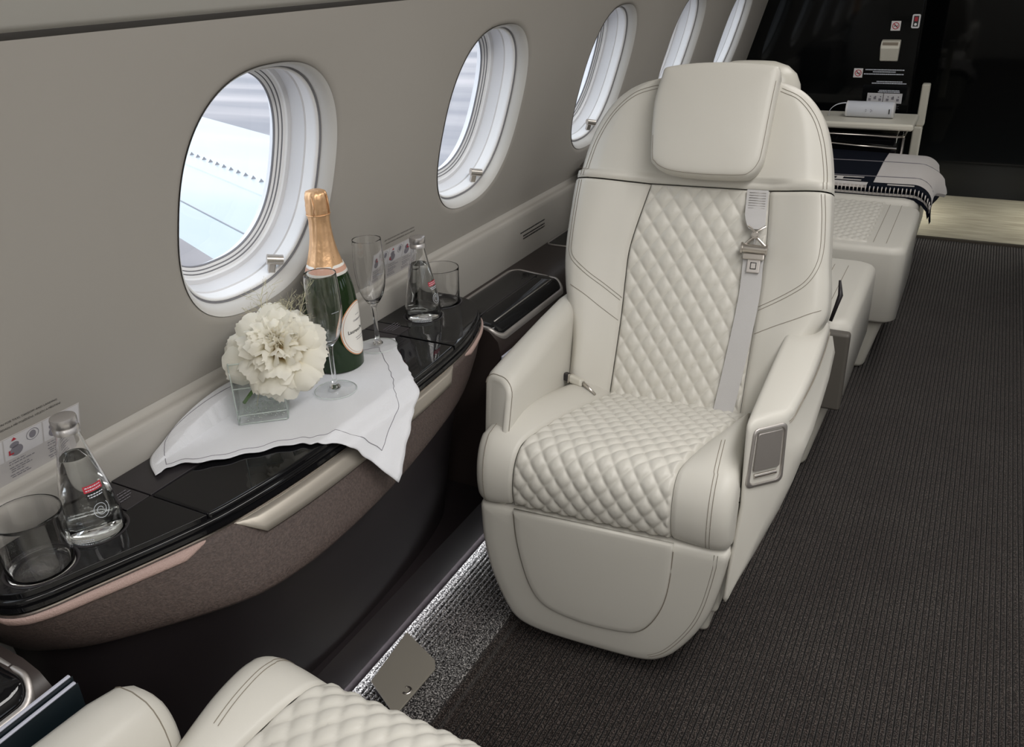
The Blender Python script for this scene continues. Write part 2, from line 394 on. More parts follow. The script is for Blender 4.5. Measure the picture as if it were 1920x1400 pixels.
for side, nm in ((-1, 'wall_left'), (1, 'wall_right')):
    b = wall_with_windows(nm, side, WIN_Y)
    fn = side_fn(side)
    wo = b.build(nm, M['wall'], weld=True); tag(wo, kind='structure')
    # upper panel over the groove, up to the ceiling
    b = MB()
    p0 = fn(0, 0.5385); sgn = 1 if side < 0 else -1
    prof = [(p0.x - sgn * 0.012, p0.z + 0.0), (p0.x + sgn * 0.003, p0.z - 0.001), (p0.x + sgn * 0.010, p0.z + 0.006)]
    for k in range(1, 9):
        t = k / 8; prof.append((p0.x + sgn * (0.010 + 0.42 * t), p0.z + 0.006 + 0.62 * t - 0.0 * t * t))
    b.loft([[(x, -1.6, z) for x, z in prof], [(x, 4.0, z) for x, z in prof]], closed=False)
    tag(b.build('trim_1' if side < 0 else 'trim_11', M['ceiling'], crease=50), kind='structure')
    b = MB(); q0 = fn(0, 0.528, 0.003); q1 = fn(0, 0.55, 0.012)
    b.loft([[(q0.x, -1.6, q0.z), (q0.x - sgn * 0.012, -1.6, q0.z), (q1.x - sgn * 0.004, -1.6, q1.z)], [(q0.x, 4.0, q0.z), (q0.x - sgn * 0.012, 4.0, q0.z), (q1.x - sgn * 0.004, 4.0, q1.z)]], closed=False)
    tag(b.build('trim_2' if side < 0 else 'trim_12', M['groove'], smooth=False), kind='structure')
    # dado panel below with its ledge
    def dx(x): return x if side < 0 else 0.12 - x
    prof = [(-0.987, 0.664), (-0.984, 0.652), (-0.977, 0.649), (-0.969, 0.650), (-0.965, 0.645), (-0.964, 0.636), (-0.966, 0.58), (-0.972, 0.45), (-0.99, 0.0)]
    b = MB(); b.loft([[(dx(x), -1.6, z) for x, z in prof], [(dx(x), 4.0, z) for x, z in prof]], closed=False)
    tag(b.build('trim_3' if side < 0 else 'trim_13', M['dado']), kind='structure')
    # outer fuselage skin behind the panel (stops light leaking round the reveals)
# ceiling, rear wall, galley shell
pl, pr_ = side_fn(-1)(0, 0.5385), side_fn(1)(0, 0.5385)
cz = pl.z + 0.626
b = MB(); b.add([(pl.x + 0.43, -1.6, cz), (pr_.x - 0.43, -1.6, cz), (pr_.x - 0.43, 5.06, cz), (pl.x + 0.43, 5.06, cz)], [(0, 1, 2, 3)])
tag(b.build('ceiling', M['ceiling'], smooth=False), kind='structure')
b = MB(); b.box((0.06, -1.62, 0.95), (2.4, 0.04, 2.0)); tag(b.build('wall_rear', M['ceiling'], smooth=False), kind='structure')

# ------------------------------------------------------------------ windows
def knob(parent, fn, yc):
    """chrome blind pull at the lower right of the reveal"""
    base = fn(yc + 0.069, WS - 0.155, 0.030)
    X = Vector((0, 1, 0)); N = (fn(0, 0, 0) - fn(0, 0, 1)).normalized(); U = fn(0, 1) - fn(0, 0)
    b = MB(); ax = (X * 0.75 + N * 0.65).normalized()
    c = base + U * 0.012
    b.tube([c - ax * 0.013, c - ax * 0.0128, c + ax * 0.013, c + ax * 0.0132], [0.007, 0.0084, 0.0084, 0.007], n=16)
    k = b.build('blind_pull', M['steel'], parent, crease=40)
    b = MB(); b.tube([c + ax * 0.0123, c + ax * 0.0128], [0.0050, 0.0046], n=16); b.build('pull_end', M['satin_black'], k)
    b = MB(); R = frame_mat((0, 0, 0), ax, U, ax.cross(U)).to_3x3()
    b.box(c - U * 0.012 - ax * 0.004, (0.012, 0.022, 0.010), R); bevel_obj(b.build('pull_foot', M['steel'], k), 0.002)
def make_window(n, side, yc, detailed=True):
    fn = side_fn(side)
    root = empty('window_%d' % n, fn(yc, WS, 0.05), 0, kind='structure')
    inv = Matrix.Translation(-root.location)
    def ring(dw, off, ds=0.0):
        return [inv @ fn(yc + sup(2 * PI * k / NW)[0] * (WW + dw), WS + ds + sup(2 * PI * k / NW)[1] * (WH + dw), off) for k in range(NW)]
    def part(name, prof, material, par=root, crease=None):
        b = MB(); b.loft([ring(a, o_) for a, o_ in prof], cap=False); return b.build(name, material, par, crease=crease)
    part('flange', [(0.0100, 0.0020), (0.0070, 0.0044), (0.0038, 0.0082), (0.0008, 0.0140), (-0.0012, 0.0200), (-0.0016, 0.0245)], M['flange'])
    part('gasket', [(-0.0008, 0.024), (-0.0035, 0.024), (-0.0035, 0.029), (-0.0008, 0.030)], M['gasket'])
    part('inner_bezel', [(-0.0035, 0.029), (-0.0040, 0.026), (-0.0065, 0.026), (-0.0085, 0.030), (-0.0070, 0.036), (-0.0065, 0.050)], M['white_plastic'])
    part('shade_cassette', [(-0.0065, 0.050), (-0.0085, 0.052), (-0.0078, 0.066), (-0.0088, 0.078), (-0.0150, 0.0800)], M['frame_white'], crease=30)
    fr = part('outer_frame', [(-0.0150, 0.0800), (-0.0165, 0.0835), (-0.0205, 0.0850)], M['white_plastic'], crease=30)
    part('shadow_gap', [(-0.0205, 0.0850), (-0.0205, 0.0880), (-0.0214, 0.0880)], M['gasket'], fr)
    part('frame_step', [(-0.0214, 0.0880), (-0.0216, 0.0870), (-0.0250, 0.0885)], M['white_plastic'], fr, crease=30)
    part('shadow_gap', [(-0.0250, 0.0885), (-0.0250, 0.0915), (-0.0258, 0.0915)], M['gasket'], fr)
    part('frame_step', [(-0.0258, 0.0915), (-0.0260, 0.0905), (-0.0300, 0.0925)], M['white_plastic'], fr, crease=30)
    part('seal', [(-0.0300, 0.0925), (-0.0312, 0.0930), (-0.0318, 0.0960)], M['gasket'], fr)
    part('skin_collar', [(-0.0318, 0.0960), (-0.020, 0.112), (0.05, 0.118), (0.16, 0.118)], M['frame_white'], fr)
    b = MB(); r0 = ring(-0.0312, 0.0945); c = inv @ fn(yc, WS, 0.0945)
    b.add(r0 + [c], [(k, (k + 1) % NW, NW) for k in range(NW)]); b.build('pane', M['pane'], root, smooth=False)
    if detailed: knob(root, lambda y, s, off=0: inv @ fn(y, s, off), yc)
    return root
wn = 1
for yc in WIN_Y:
    make_window(wn, -1, yc, yc > 0.5); wn += 1
for yc in WIN_Y:
    make_window(wn, 1, yc, False); wn += 1
# outer skin so that light only enters through the windows
for side in (-1, 1):
    fn = side_fn(side); b = MB()
    for ya, yb in zip([-1.6] + WIN_Y, WIN_Y + [4.0]):
        a = ya + (0.185 if ya in WIN_Y else 0); c = yb - (0.185 if yb in WIN_Y else 0)
        b.add([fn(a, 0.0, 0.135), fn(c, 0.0, 0.135), fn(c, 0.6, 0.135), fn(a, 0.6, 0.135)], [(0, 1, 2, 3)])
    for (sa, sb) in ((-0.75, 0.06), (0.49, 0.75)):
        b.add([fn(-1.6, sa, 0.135), fn(4.0, sa, 0.135), fn(4.0, sb, 0.135), fn(-1.6, sb, 0.135)], [(0, 1, 2, 3)])
    tag(b.build('trim_6' if side < 0 else 'trim_16', M['frame_white'], smooth=False), kind='structure')

# ------------------------------------------------------------------ outside: wing and apron
wing = empty('aircraft_wing', (-5.5, 5.5, -0.7), 0, 'white swept aircraft wing seen through the nearest cabin window', 'wing')
def wingpt(x, t, z):   # t across the chord
    y0 = 4.0 + (-4.4 - x) * 0.45; y1 = 7.87 + (-7.43 - x) * 0.42
    return Vector((x + 5.5, y0 + (y1 - y0) * t - 5.5, z + 0.7))
b = MB()
prof = [(0, -0.60), (0.02, -0.585), (0.22, -0.575), (0.40, -0.57), (0.405, -0.56), (0.8, -0.555), (0.98, -0.57), (1.0, -0.60), (0.9, -0.72), (0.1, -0.72)]
b.loft([[wingpt(x, t, z) for t, z in prof] for x in (-1.6, -4, -8, -14)])
b.build('wing_skin', M['wing'], wing, crease=30)
b = MB()
b.loft([[wingpt(x, t, z) for t, z in ((0.158, -0.5737), (0.163, -0.5737))] for x in (-1.6, -8, -14)], closed=False)
b.build('flap_gap', M['gasket'], wing, smooth=False)
for k in range(14):
    x = -7.75 + 0.165 * k; t = 0.0
    tgt_y = 6.64 + (x + 7.5) * -0.438
    y0 = 4.0 + (-4.4 - x) * 0.45; y1 = 7.87 + (-7.43 - x) * 0.42
    p = wingpt(x, (tgt_y - y0) / (y1 - y0), -0.56)
    b = MB(); b.add([p + Vector((-0.022, -0.02, 0)), p + Vector((0.016, 0.006, 0)), p + Vector((0.004, 0.024, 0)), p + Vector((-0.004, 0.0, 0.034))], [(0, 1, 2), (0, 1, 3), (1, 2, 3), (2, 0, 3)])
    b.build('vortex_generator', M['gasket'], wing, smooth=False)
b = MB(); b.add([(-120, -80, -2.5), (-0.0, -80, -2.5), (-0.0, 160, -2.5), (-120, 160, -2.5)], [(0, 1, 2, 3)])
b.add([(0.0, -80, -2.5), (120, -80, -2.5), (120, 160, -2.5), (0, 160, -2.5)], [(0, 1, 2, 3)])
tag(b.build('airport_apron', M['ground'], smooth=False), 'pale streaky airport apron beyond the windows, below the wing', 'apron', kind='stuff')

# ------------------------------------------------------------------ front bulkhead, door, galley
b = MB(); b.box((-0.66, 4.06, 0.95), (0.79, 0.12, 2.0)); bh = bevel_obj(b.build('wall_front', M['bulkhead_black']), 0.004); tag(bh, kind='structure')
b = MB(); b.box((0.75, 4.06, 0.95), (0.76, 0.12, 2.0)); tag(b.build('wall_front_right', M['bulkhead_black'], smooth=False), kind='structure')
b = MB(); b.box((0.3, 5.09, 0.95), (1.7, 0.06, 2.0)); tag(b.build('door_1', M['bulkhead_black'], smooth=False), kind='structure')
b = MB(); b.box((-0.40, 4.62, 0.95), (0.04, 0.9, 2.0)); b.box((1.05, 4.62, 0.95), (0.04, 0.9, 2.0)); tag(b.build('wall_galley', M['satin_black'], smooth=False), kind='structure')
t = empty('jamb_pad', (-0.214, 4.10, 0.42), 0, 'narrow cream padded strip beside the black bulkhead edge', 'trim')
rbox('upper_pad', (0.0, 0, 0.185), (0.032, 0.05, 0.17), M['cream_top'], t, 0.006)
rbox('lower_pad', (-0.006, -0.006, 0.02), (0.036, 0.06, 0.16), M['cream_top'], t, 0.008)

#@@OBJECTS@@
def bool_cut(o, cutters):
    for c in cutters:
        md = o.modifiers.new('cut', 'BOOLEAN'); md.operation = 'DIFFERENCE'; md.object = c; md.solver = 'EXACT'
    bpy.context.view_layer.update()
    dg = bpy.context.evaluated_depsgraph_get()
    me = bpy.data.meshes.new_from_object(o.evaluated_get(dg)); o.modifiers.clear(); o.data = me
    for c in cutters: bpy.data.objects.remove(c)
    return o
def cyl_cutter(x, y, z0, z1, r):
    b = MB(); b.lathe([(0, z0), (r, z0), (r, z1), (0, z1)], 40, (x, y, 0)); o = b.build('cutter', M['gloss_black'], smooth=False, weld=True)
    bm = bmesh.new(); bm.from_mesh(o.data); bmesh.ops.recalc_face_normals(bm, faces=bm.faces); bm.to_mesh(o.data); bm.free()
    return o

# ------------------------------------------------------------------ side ledge table
ZT = 0.598; YC = 0.895
half = [(-0.962, 0.386), (-0.925, 0.385), (-0.888, 0.388), (-0.864, 0.399), (-0.848, 0.424), (-0.834, 0.460), (-0.813, 0.513), (-0.792, 0.570), (-0.775, 0.626), (-0.763, 0.705), (-0.756, 0.80), (-0.754, 0.895)]
full = half + [(-0.753, 0.98), (-0.754, 1.06), (-0.759, 1.15), (-0.767, 1.22), (-0.783, 1.285), (-0.804, 1.342), (-0.832, 1.382), (-0.872, 1.401), (-0.92, 1.405), (-0.962, 1.405)]
fulls = [(p.x, p.y) for p in curve_pts([(x, y, 0) for x, y in full], 96)]
def F(y):   # front edge of the top at y
    best = -0.85
    for (xa, ya), (xb, yb) in zip(fulls, fulls[1:]):
        if min(ya, yb) <= y <= max(ya, yb) and xa > -0.875 and xb > -0.875:
            best = xa + (xb - xa) * (y - ya) / (yb - ya + 1e-9)
    return best
tbl = empty('side_table', (-0.85, YC, ZT - 0.02), 0, 'glossy black bow-fronted side table with brown leather fascia under the nearest window', 'table')
tbl_inv = Matrix.Translation(-tbl.location)
def T(pts): return [(x + 0.85, y - YC) for x, y in pts]
def off_out(pts, d):
    out = []
    for i, (x, y) in enumerate(pts):
        a = pts[max(i - 1, 0)]; c = pts[min(i + 1, len(pts) - 1)]
        tx, ty = c[0] - a[0], c[1] - a[1]; l = math.hypot(tx, ty) + 1e-9
        out.append((x + ty / l * d, y - tx / l * d))
    return out
Y1, Y2 = 0.606, 1.184; XS = -0.884
def front_between(ya, yb):
    return [(x, y) for x, y in fulls if ya < y < yb and x > -0.80]
left_poly = [(x, y) for x, y in fulls if y < Y1 - 0.001 and (x < -0.0)][:]
left_poly = left_poly + [(F(Y1 - 0.001), Y1 - 0.001), (XS + 0.0006, Y1 - 0.001), (XS + 0.0006, 0.566), (-0.962, 0.566)]
right_poly = [(F(Y2 + 0.001), Y2 + 0.001)] + [(x, y) for x, y in fulls if y > Y2 + 0.002] + [(-0.962, 1.224), (XS + 0.0006, 1.224), (XS + 0.0006, Y2 + 0.001)]
mid_poly = [(XS + 0.0006, Y1 + 0.001), (F(Y1 + .001), Y1 + 0.001)] + front_between(Y1 + 0.004, Y2 - 0.004) + [(F(Y2 - .001), Y2 - 0.001), (XS + 0.0006, Y2 - 0.001)]
rear_polys = [[(-0.962, 0.568), (XS - 0.0006, 0.568), (XS - 0.0006, Y1 - .001), (-0.962, Y1 - .001)],
              [(-0.962, Y1 + 0.001), (XS - 0.0006, Y1 + 0.001), (XS - 0.0006, Y2 - 0.001), (-0.962, Y2 - 0.001)],
              [(-0.962, Y2 + 0.001), (XS - 0.0006, Y2 + 0.001), (XS - 0.0006, 1.222), (-0.962, 1.222)]]
z0 = -0.006; z1 = 0.02
def top_slab(name, poly, material):
    return slab(name, T(poly), z0, z1, material, tbl)
HOLD = [(-0.884, 0.4455, 0.0390), (-0.887, 0.5235, 0.0365), (-0.893, 1.284, 0.0365), (-0.900, 1.362, 0.0390)]
lp = top_slab('top_panel', left_poly, M['gloss_black']); rp = top_slab('top_panel', right_poly, M['gloss_black']); mp_ = top_slab('top_panel', mid_poly, M['gloss_black'])
for o, hs in ((lp, HOLD[:2]), (rp, HOLD[2:])):
    cs = [cyl_cutter(x + 0.85, y - YC, 0.006, 0.05, r) for x, y, r in hs]
    for c in cs: c.parent = tbl
    bpy.context.view_layer.update()
    bool_cut(o, cs)
for o in (lp, rp, mp_):
    sharp(o); bevel_obj(o, 0.0045, 3, 50)
for p in rear_polys:
    o = top_slab('rear_strip', p, M['satin_black']); bevel_obj(o, 0.001, 2)
for x, y, r in HOLD:
    b = MB(); b.lathe([(r - 0.0035, 0.0045), (r - 0.0005, 0.0205), (r + 0.0018, 0.0212), (r + 0.0032, 0.0203)], 40, (x + 0.85, y - YC, 0.0))
    b.build('cup_ring', M['satin_black'], tbl)
# stepped rim below the panels
b = MB(); base = [(x, y) for x, y in fulls]
rings = []
for d, z in ((-0.003, 0.0122), (0.0005, 0.0120), (0.0036, 0.0105), (0.0046, 0.0075), (0.0040, 0.0052), (0.0018, 0.0042), (0.0018, 0.0030), (0.0046, 0.0020), (0.0050, -0.0035), (0.0, -0.006)):
    rings.append([(x, y, z) for x, y in T(off_out(base, d))])
b.loft(rings, closed=False, cap=False); b.build('edge_rim', M['gloss_black'], tbl, crease=50)
b = MB(); rings = [[(x, y, z) for x, y in T(off_out(base, d))] for d, z in ((0.0, -0.0055), (0.0048, -0.006), (0.0048, -0.0085), (0.0, -0.009))]
b.loft(rings, closed=False, cap=False); b.build('chrome_line', M['steel'], tbl, crease=40)
b = MB(); n_ = len(base); cv = [(x, y, -0.0065) for x, y in T(base)]
b.add(cv, [tuple(range(n_))]); b.build('underside', M['satin_black'], tbl, smooth=False)
# fascia of grained leather
bot = curve_pts([(-0.97, 0.408, 0), (-0.92, 0.414, 0), (-0.886, 0.430, 0), (-0.836, 0.468, 0), (-0.752, 0.573, 0), (-0.716, 0.650, 0), (-0.705, 0.77, 0), (-0.719, 0.95, 0), (-0.762, 1.173, 0), (-0.815, 1.310, 0), (-0.86, 1.375, 0), (-0.97, 1.39, 0)], 96)
bot = [(p.x, p.y) for p in bot]
def arc(pts, n):
    L = [0]
    for a, c in zip(pts, pts[1:]): L.append(L[-1] + math.hypot(c[0] - a[0], c[1] - a[1]))
    out = []; j = 0
    for k in range(n + 1):
        t = L[-1] * k / n
        while j < len(L) - 2 and L[j + 1] < t: j += 1
        u = (t - L[j]) / (L[j + 1] - L[j] + 1e-12)
        out.append((pts[j][0] + (pts[j + 1][0] - pts[j][0]) * u, pts[j][1] + (pts[j + 1][1] - pts[j][1]) * u))
    return out
A_top = arc(off_out(base, 0.002), 120); A_bot = arc(bot, 120)
def fring(t, d=0.0):
    return [(ax + (bx - ax) * t, ay + (by - ay) * t) for (ax, ay), (bx, by) in zip(A_top, A_bot)] if d == 0 else off_out([(ax + (bx - ax) * t, ay + (by - ay) * t) for (ax, ay), (bx, by) in zip(A_top, A_bot)], d)
b = MB(); rings = []
for t, d in ((0, 0.0001), (0.0, 0.004), (0.1, 0.005), (0.3, 0.006), (0.55, 0.007), (0.8, 0.005), (0.93, 0.002), (1.0, -0.004), (1.02, -0.02)):
    rings.append([(x, y, -0.009 - 0.092 * t) for x, y in T(fring(min(t, 1), d))])
b.loft(rings, closed=False, cap=False); fas = b.build('fascia', M['fascia'], tbl)
# lighter perforated piping strip beneath the end sections
def strip(name, ka, kb, prof, material, par=tbl, taper=4):
    b = MB(); rr = []
    for t, d, z in prof: rr.append([(x, y, z) for x, y in T(off_out(fring(t), d))][ka:kb + 1])
    # taper both ends into the fascia
    mid = rr[0]
    for r in rr:
        for q in range(taper):
            w_ = (q / taper)
            for idx in (q, len(r) - 1 - q):
                r[idx] = tuple(mid[idx][i] + (r[idx][i] - mid[idx][i]) * w_ for i in range(3))
    b.loft(rr, closed=False, cap=False); return b.build(name, material, par)
ix = [i for i, p in enumerate(A_top) if p[1] >= Y1][0]; ix2 = [i for i, p in enumerate(A_top) if p[1] >= Y2][0]
sp = ((0.02, 0.002, -0.0095), (0.02, 0.0065, -0.010), (0.05, 0.0085, -0.0125), (0.09, 0.0090, -0.0175), (0.13, 0.0082, -0.0210), (0.15, 0.0055, -0.0228))
strip('piping_strip', 4, ix - 1, sp, M['fascia_strip']); strip('piping_strip', ix2 + 1, 112, sp, M['fascia_strip'])
strip('pull_rail', ix + 2, ix2 - 2, ((0.02, 0.002, -0.0085), (0.02, 0.0090, -0.009), (0.05, 0.0115, -0.012), (0.16, 0.0135, -0.023), (0.25, 0.0125, -0.031), (0.29, 0.004, -0.033)), M['rail'], taper=3)
# dark tapering body
low = curve_pts([(-0.97, 0.44, 0), (-0.925, 0.47, 0), (-0.885, 0.56, 0), (-0.862, 0.72, 0), (-0.853, 0.9, 0), (-0.862, 1.12, 0), (-0.89, 1.28, 0), (-0.93, 1.345, 0), (-0.97, 1.36, 0)], 96)
A_low = arc([(p.x, p.y) for p in low], 120); A_b2 = arc(off_out(bot, -0.014), 120)
b = MB(); rings = []
for t in (0, 0.05, 0.2, 0.4, 0.6, 0.8, 1.0):
    e = t ** 0.85
    rings.append([(x, y, -0.098 - 0.362 * t) for x, y in T([(ax + (bx - ax) * e, ay + (by - ay) * e) for (ax, ay), (bx, by) in zip(A_b2, A_low)])])
b.loft(rings, closed=False, cap=False); b.build('body', M['base_dark'], tbl)
# faint printed lines on the rear strip
def microtext(name, M0, rows, material, parent=None, h=0.0012):
    """rows of short strokes standing for fine print: (u0,u1,v)"""
    b = MB(); rnd = random.Random(3)
    for u0, u1, v_ in rows:
        u = u0
        while u < u1:
            w_ = min(rnd.uniform(0.002, 0.007), u1 - u)
            q = [M0 @ Vector(p) for p in ((u, v_ - h / 2, 0), (u + w_, v_ - h / 2, 0), (u + w_, v_ + h / 2, 0), (u, v_ + h / 2, 0))]
            b.add(q, [(0, 1, 2, 3)]); u += w_ + 0.0011
    return b.build(name, material, parent, smooth=False)
mm = frame_mat((0, 0, 0), (0, 1, 0), (-1, 0, 0), (0, 0, 1))
for (yy, xx) in ((0.562, -0.912), (1.192, -0.912)):
    m2 = frame_mat((xx + 0.85, yy - YC, 0.0206), (0, 1, 0), (-1, 0, 0), (0, 0, 1))
    microtext('fine_print', m2, [(0, 0.038, 0.012), (0, 0.040, 0.006), (0.004, 0.036, 0.0), (0.004, 0.03, -0.006)], M['ink_grey'], tbl, 0.0016)

# ------------------------------------------------------------------ wall-side consoles fore and aft of the table
def console(y0, y1, lid_y0, lid_y1, label, small=None):
    root = empty('side_console', (-0.88, (y0 + y1) / 2, 0.12), 0, label, 'console')
    oy = (y0 + y1) / 2
    def P(x, y, z): return (x + 0.88, y - oy, z - 0.12)
    prof = [(-0.966, 0.12), (-0.966, 0.531), (-0.885, 0.531), (-0.850, 0.529), (-0.825, 0.520), (-0.806, 0.500), (-0.800, 0.47), (-0.802, 0.30), (-0.815, 0.12)]
    b = MB(); b.loft([[P(x, y, z) for x, z in prof] for y in (y0, y1)]); b.build('cabinet', M['brown_black'], root, crease=45)
    def surf(u, v_, h):    # u across 0..1 from the wall, v along
        x = -0.953 + 0.150 * u
        z = interp([(-0.96, 0.531), (-0.885, 0.531), (-0.850, 0.529), (-0.825, 0.520), (-0.803, 0.499)], x)
        return P(x, v_, z + h)
    # rim and lid follow the roll of the top
    cy = (lid_y0 + lid_y1) / 2; ly = lid_y1 - lid_y0
    def lid_ring(grow, h):
        return [surf(0.5 + (u - 0.5) , v_, h) for u, v_ in [((x + 0.0), y) for x, y in [(q[0], q[1]) for q in
                [(0.5 + (px_ / 0.150), cy + py_) for px_, py_ in round_rect(0, 0, 0.150 + 2 * grow, ly + 2 * grow, 0.030 + grow, 8)]]]]
    b = MB(); b.loft([lid_ring(0.0, -0.002), lid_ring(0.0, 0.003), lid_ring(-0.002, 0.0045), lid_ring(-0.006, 0.0045), lid_ring(-0.0075, 0.002), lid_ring(-0.0075, -0.002)], cap=False)
    b.build('lid_rim', M['steel_matte'], root)
    def lr(g, h):
        return [surf(0.5 + px_ / 0.150, cy + py_, h) for px_, py_ in round_rect(0, 0, 0.150 + 2 * g, ly + 2 * g, max(0.0015, 0.030 + g), 8)]
    b = MB(); b.loft([lr(-0.0078, -0.002), lr(-0.0080, 0.002), lr(-0.0095, 0.0042), lr(-0.0130, 0.0058), lr(-0.020, 0.0066), lr(-0.032, 0.0070), lr(-0.044, 0.0070), lr(-0.056, 0.0070), lr(-0.066, 0.0070), lr(-0.0735, 0.0070)])
    ld = b.build('lid', M['gloss_black'], root)
    for u_ in (0.56, 0.80):
        b = MB(); b.tube([surf(u_, lid_y0 + 0.03 + (ly - 0.06) * k / 10, 0.0066) for k in range(11)], 0.0016, 6); b.build('lid_line', M['steel_matte'] if u_ > 0.7 else M['satin_black'], ld)
    if small:
        sy0, sy1 = small
        b = MB()
        def rr(g, h): return [P(-0.925 + x, (sy0 + sy1) / 2 + y, 0.531 + h) for x, y in round_rect(0, 0, 0.07 + g, sy1 - sy0 + g, 0.016 + g / 2, 6)]
        b.loft([rr(0.006, 0), rr(0.006, 0.003), rr(0.001, 0.0035), rr(0, 0.001)], cap=False); b.build('recess_rim', M['steel_matte'], root)
        b = MB(); b.loft([rr(0.0, 0.001), rr(-0.03, 0.0012)], cap=True); b.build('recess', M['gloss_black'], root, smooth=False)
    return root
console(1.42, 3.5, 1.425, 1.765, 'dark brown side console with a metal-rimmed glossy lid beyond the table', (1.98, 2.16))
console(-1.5, 0.376, 0.02, 0.366, 'dark brown side console with a metal-rimmed glossy lid in the bottom left corner')
b = MB(); b.box((-0.905, 1.2, 0.06), (0.128, 5.6, 0.12)); tag(b.build('baseboard_left', M['base_dark'], smooth=False), kind='structure')

# magazines standing in the seat-side pockets
def magazine(x, y0, y1, z1, label, lean=0.0, cover='book_dark', group=None):
    root = empty('magazine', (x, (y0 + y1) / 2, z1 - 0.28), 0, label, 'magazine', group); L = y1 - y0
    for s in (-1, 1): rbox('cover', (s * 0.0028, 0, 0.14), (0.0008, L, 0.28), M[cover], root, 0.0003, seg=1)
    rbox('pages', (0, 0, 0.1405), (0.0046, L - 0.003, 0.282), M['paper'], root, 0.001, seg=2)
    root.rotation_euler = (0, lean, 0)
magazine(-0.7958, 0.10, 0.392, 0.512, 'slim magazine with dark cover between the near console and arm, nearest the wall', 0.0)
magazine(-0.7892, 0.10, 0.392, 0.505, 'slim magazine with dark cover between the near console and arm, nearest the seat', 0.0)
for k, (xx, zz) in enumerate(((-0.790, 0.475), (-0.778, 0.468), (-0.766, 0.46))):
    magazine(xx, 1.405, 1.62, zz, ['magazine in the pocket beyond the table, nearest the dark console', 'middle magazine of three in the pocket beyond the table', 'magazine in the pocket beyond the table, nearest the armchair'][k], 0.0)
b = MB(); b.box((-0.778, 1.52, 0.20), (0.046, 0.26, 0.012)); b.box((-0.7535, 1.52, 0.29), (0.003, 0.26, 0.19)); b.box((-0.778, 1.649, 0.29), (0.046, 0.003, 0.19)); b.box((-0.778, 1.391, 0.27), (0.046, 0.003, 0.14))
tag(b.build('magazine_pocket', M['satin_black'], smooth=False), 'black magazine pocket on the console beside the main armchair', 'pocket')
b = MB(); b.box((-0.7915, 0.245, 0.218), (0.018, 0.31, 0.008)); b.box((-0.7825, 0.245, 0.27), (0.002, 0.31, 0.11))
tag(b.build('magazine_pocket', M['satin_black'], smooth=False), 'black magazine pocket by the seat in the bottom left corner', 'pocket')

# ------------------------------------------------------------------ chairs
def quilt_h(a, b_, w0, w1, L, depth=0.0060, k=0.50, h_over_w=1.36, phase=0.0):
    """diamond quilting: a across, b along (0..L); cell width goes w0 -> w1"""
    if abs(w1 - w0) < 1e-6: fb = b_ / (w0 * h_over_w)
    else:
        s = (w1 - w0) / L; fb = math.log((w0 + s * b_) / w0) / (s * h_over_w)
    wa = w0 + (w1 - w0) * b_ / L
    U = a / wa + fb + phase; V = a / wa - fb - phase
    q = abs(sin(PI * U)) * abs(sin(PI * V))
    return depth * (min(1, q * 1.15) ** k)
def groove(d, r=0.006, depth=0.005):
    """edge roll-off at distance d from a seam"""
    if d >= r: return 0.0
    t = 1 - d / r
    return -depth * (1 - math.sqrt(max(0, 1 - t * t)))
BT = math.radians(24); BY, BZ = 0.385, 0.37
BUP = Vector((0, sin(BT), cos(BT))); BN = Vector((0, -cos(BT), sin(BT)))   # BN points to the sitter
SEATP = [(0.004, 0.318), (-0.006, 0.335), (-0.010, 0.37), (-0.004, 0.405), (0.012, 0.430), (0.035, 0.442), (0.07, 0.443), (0.15, 0.431), (0.25, 0.408), (0.385, 0.374), (0.44, 0.362)]
SP = arc([(p.x, p.y) for p in curve_pts([(y, z, 0) for y, z in SEATP], 240)], 100)
def seat_base(t):
    t = max(0.0, min(0.9999, t)) * 100; i = int(t); u = t - i
    p = Vector((0, SP[i][0] * (1 - u) + SP[i + 1][0] * u, SP[i][1] * (1 - u) + SP[i + 1][1] * u))
    i0, i1 = max(i - 3, 0), min(i + 4, 100)
    d = Vector((0, SP[i1][0] - SP[i0][0], SP[i1][1] - SP[i0][1])).normalized()
    return p, Vector((0, -d.z, d.y)) if True else None
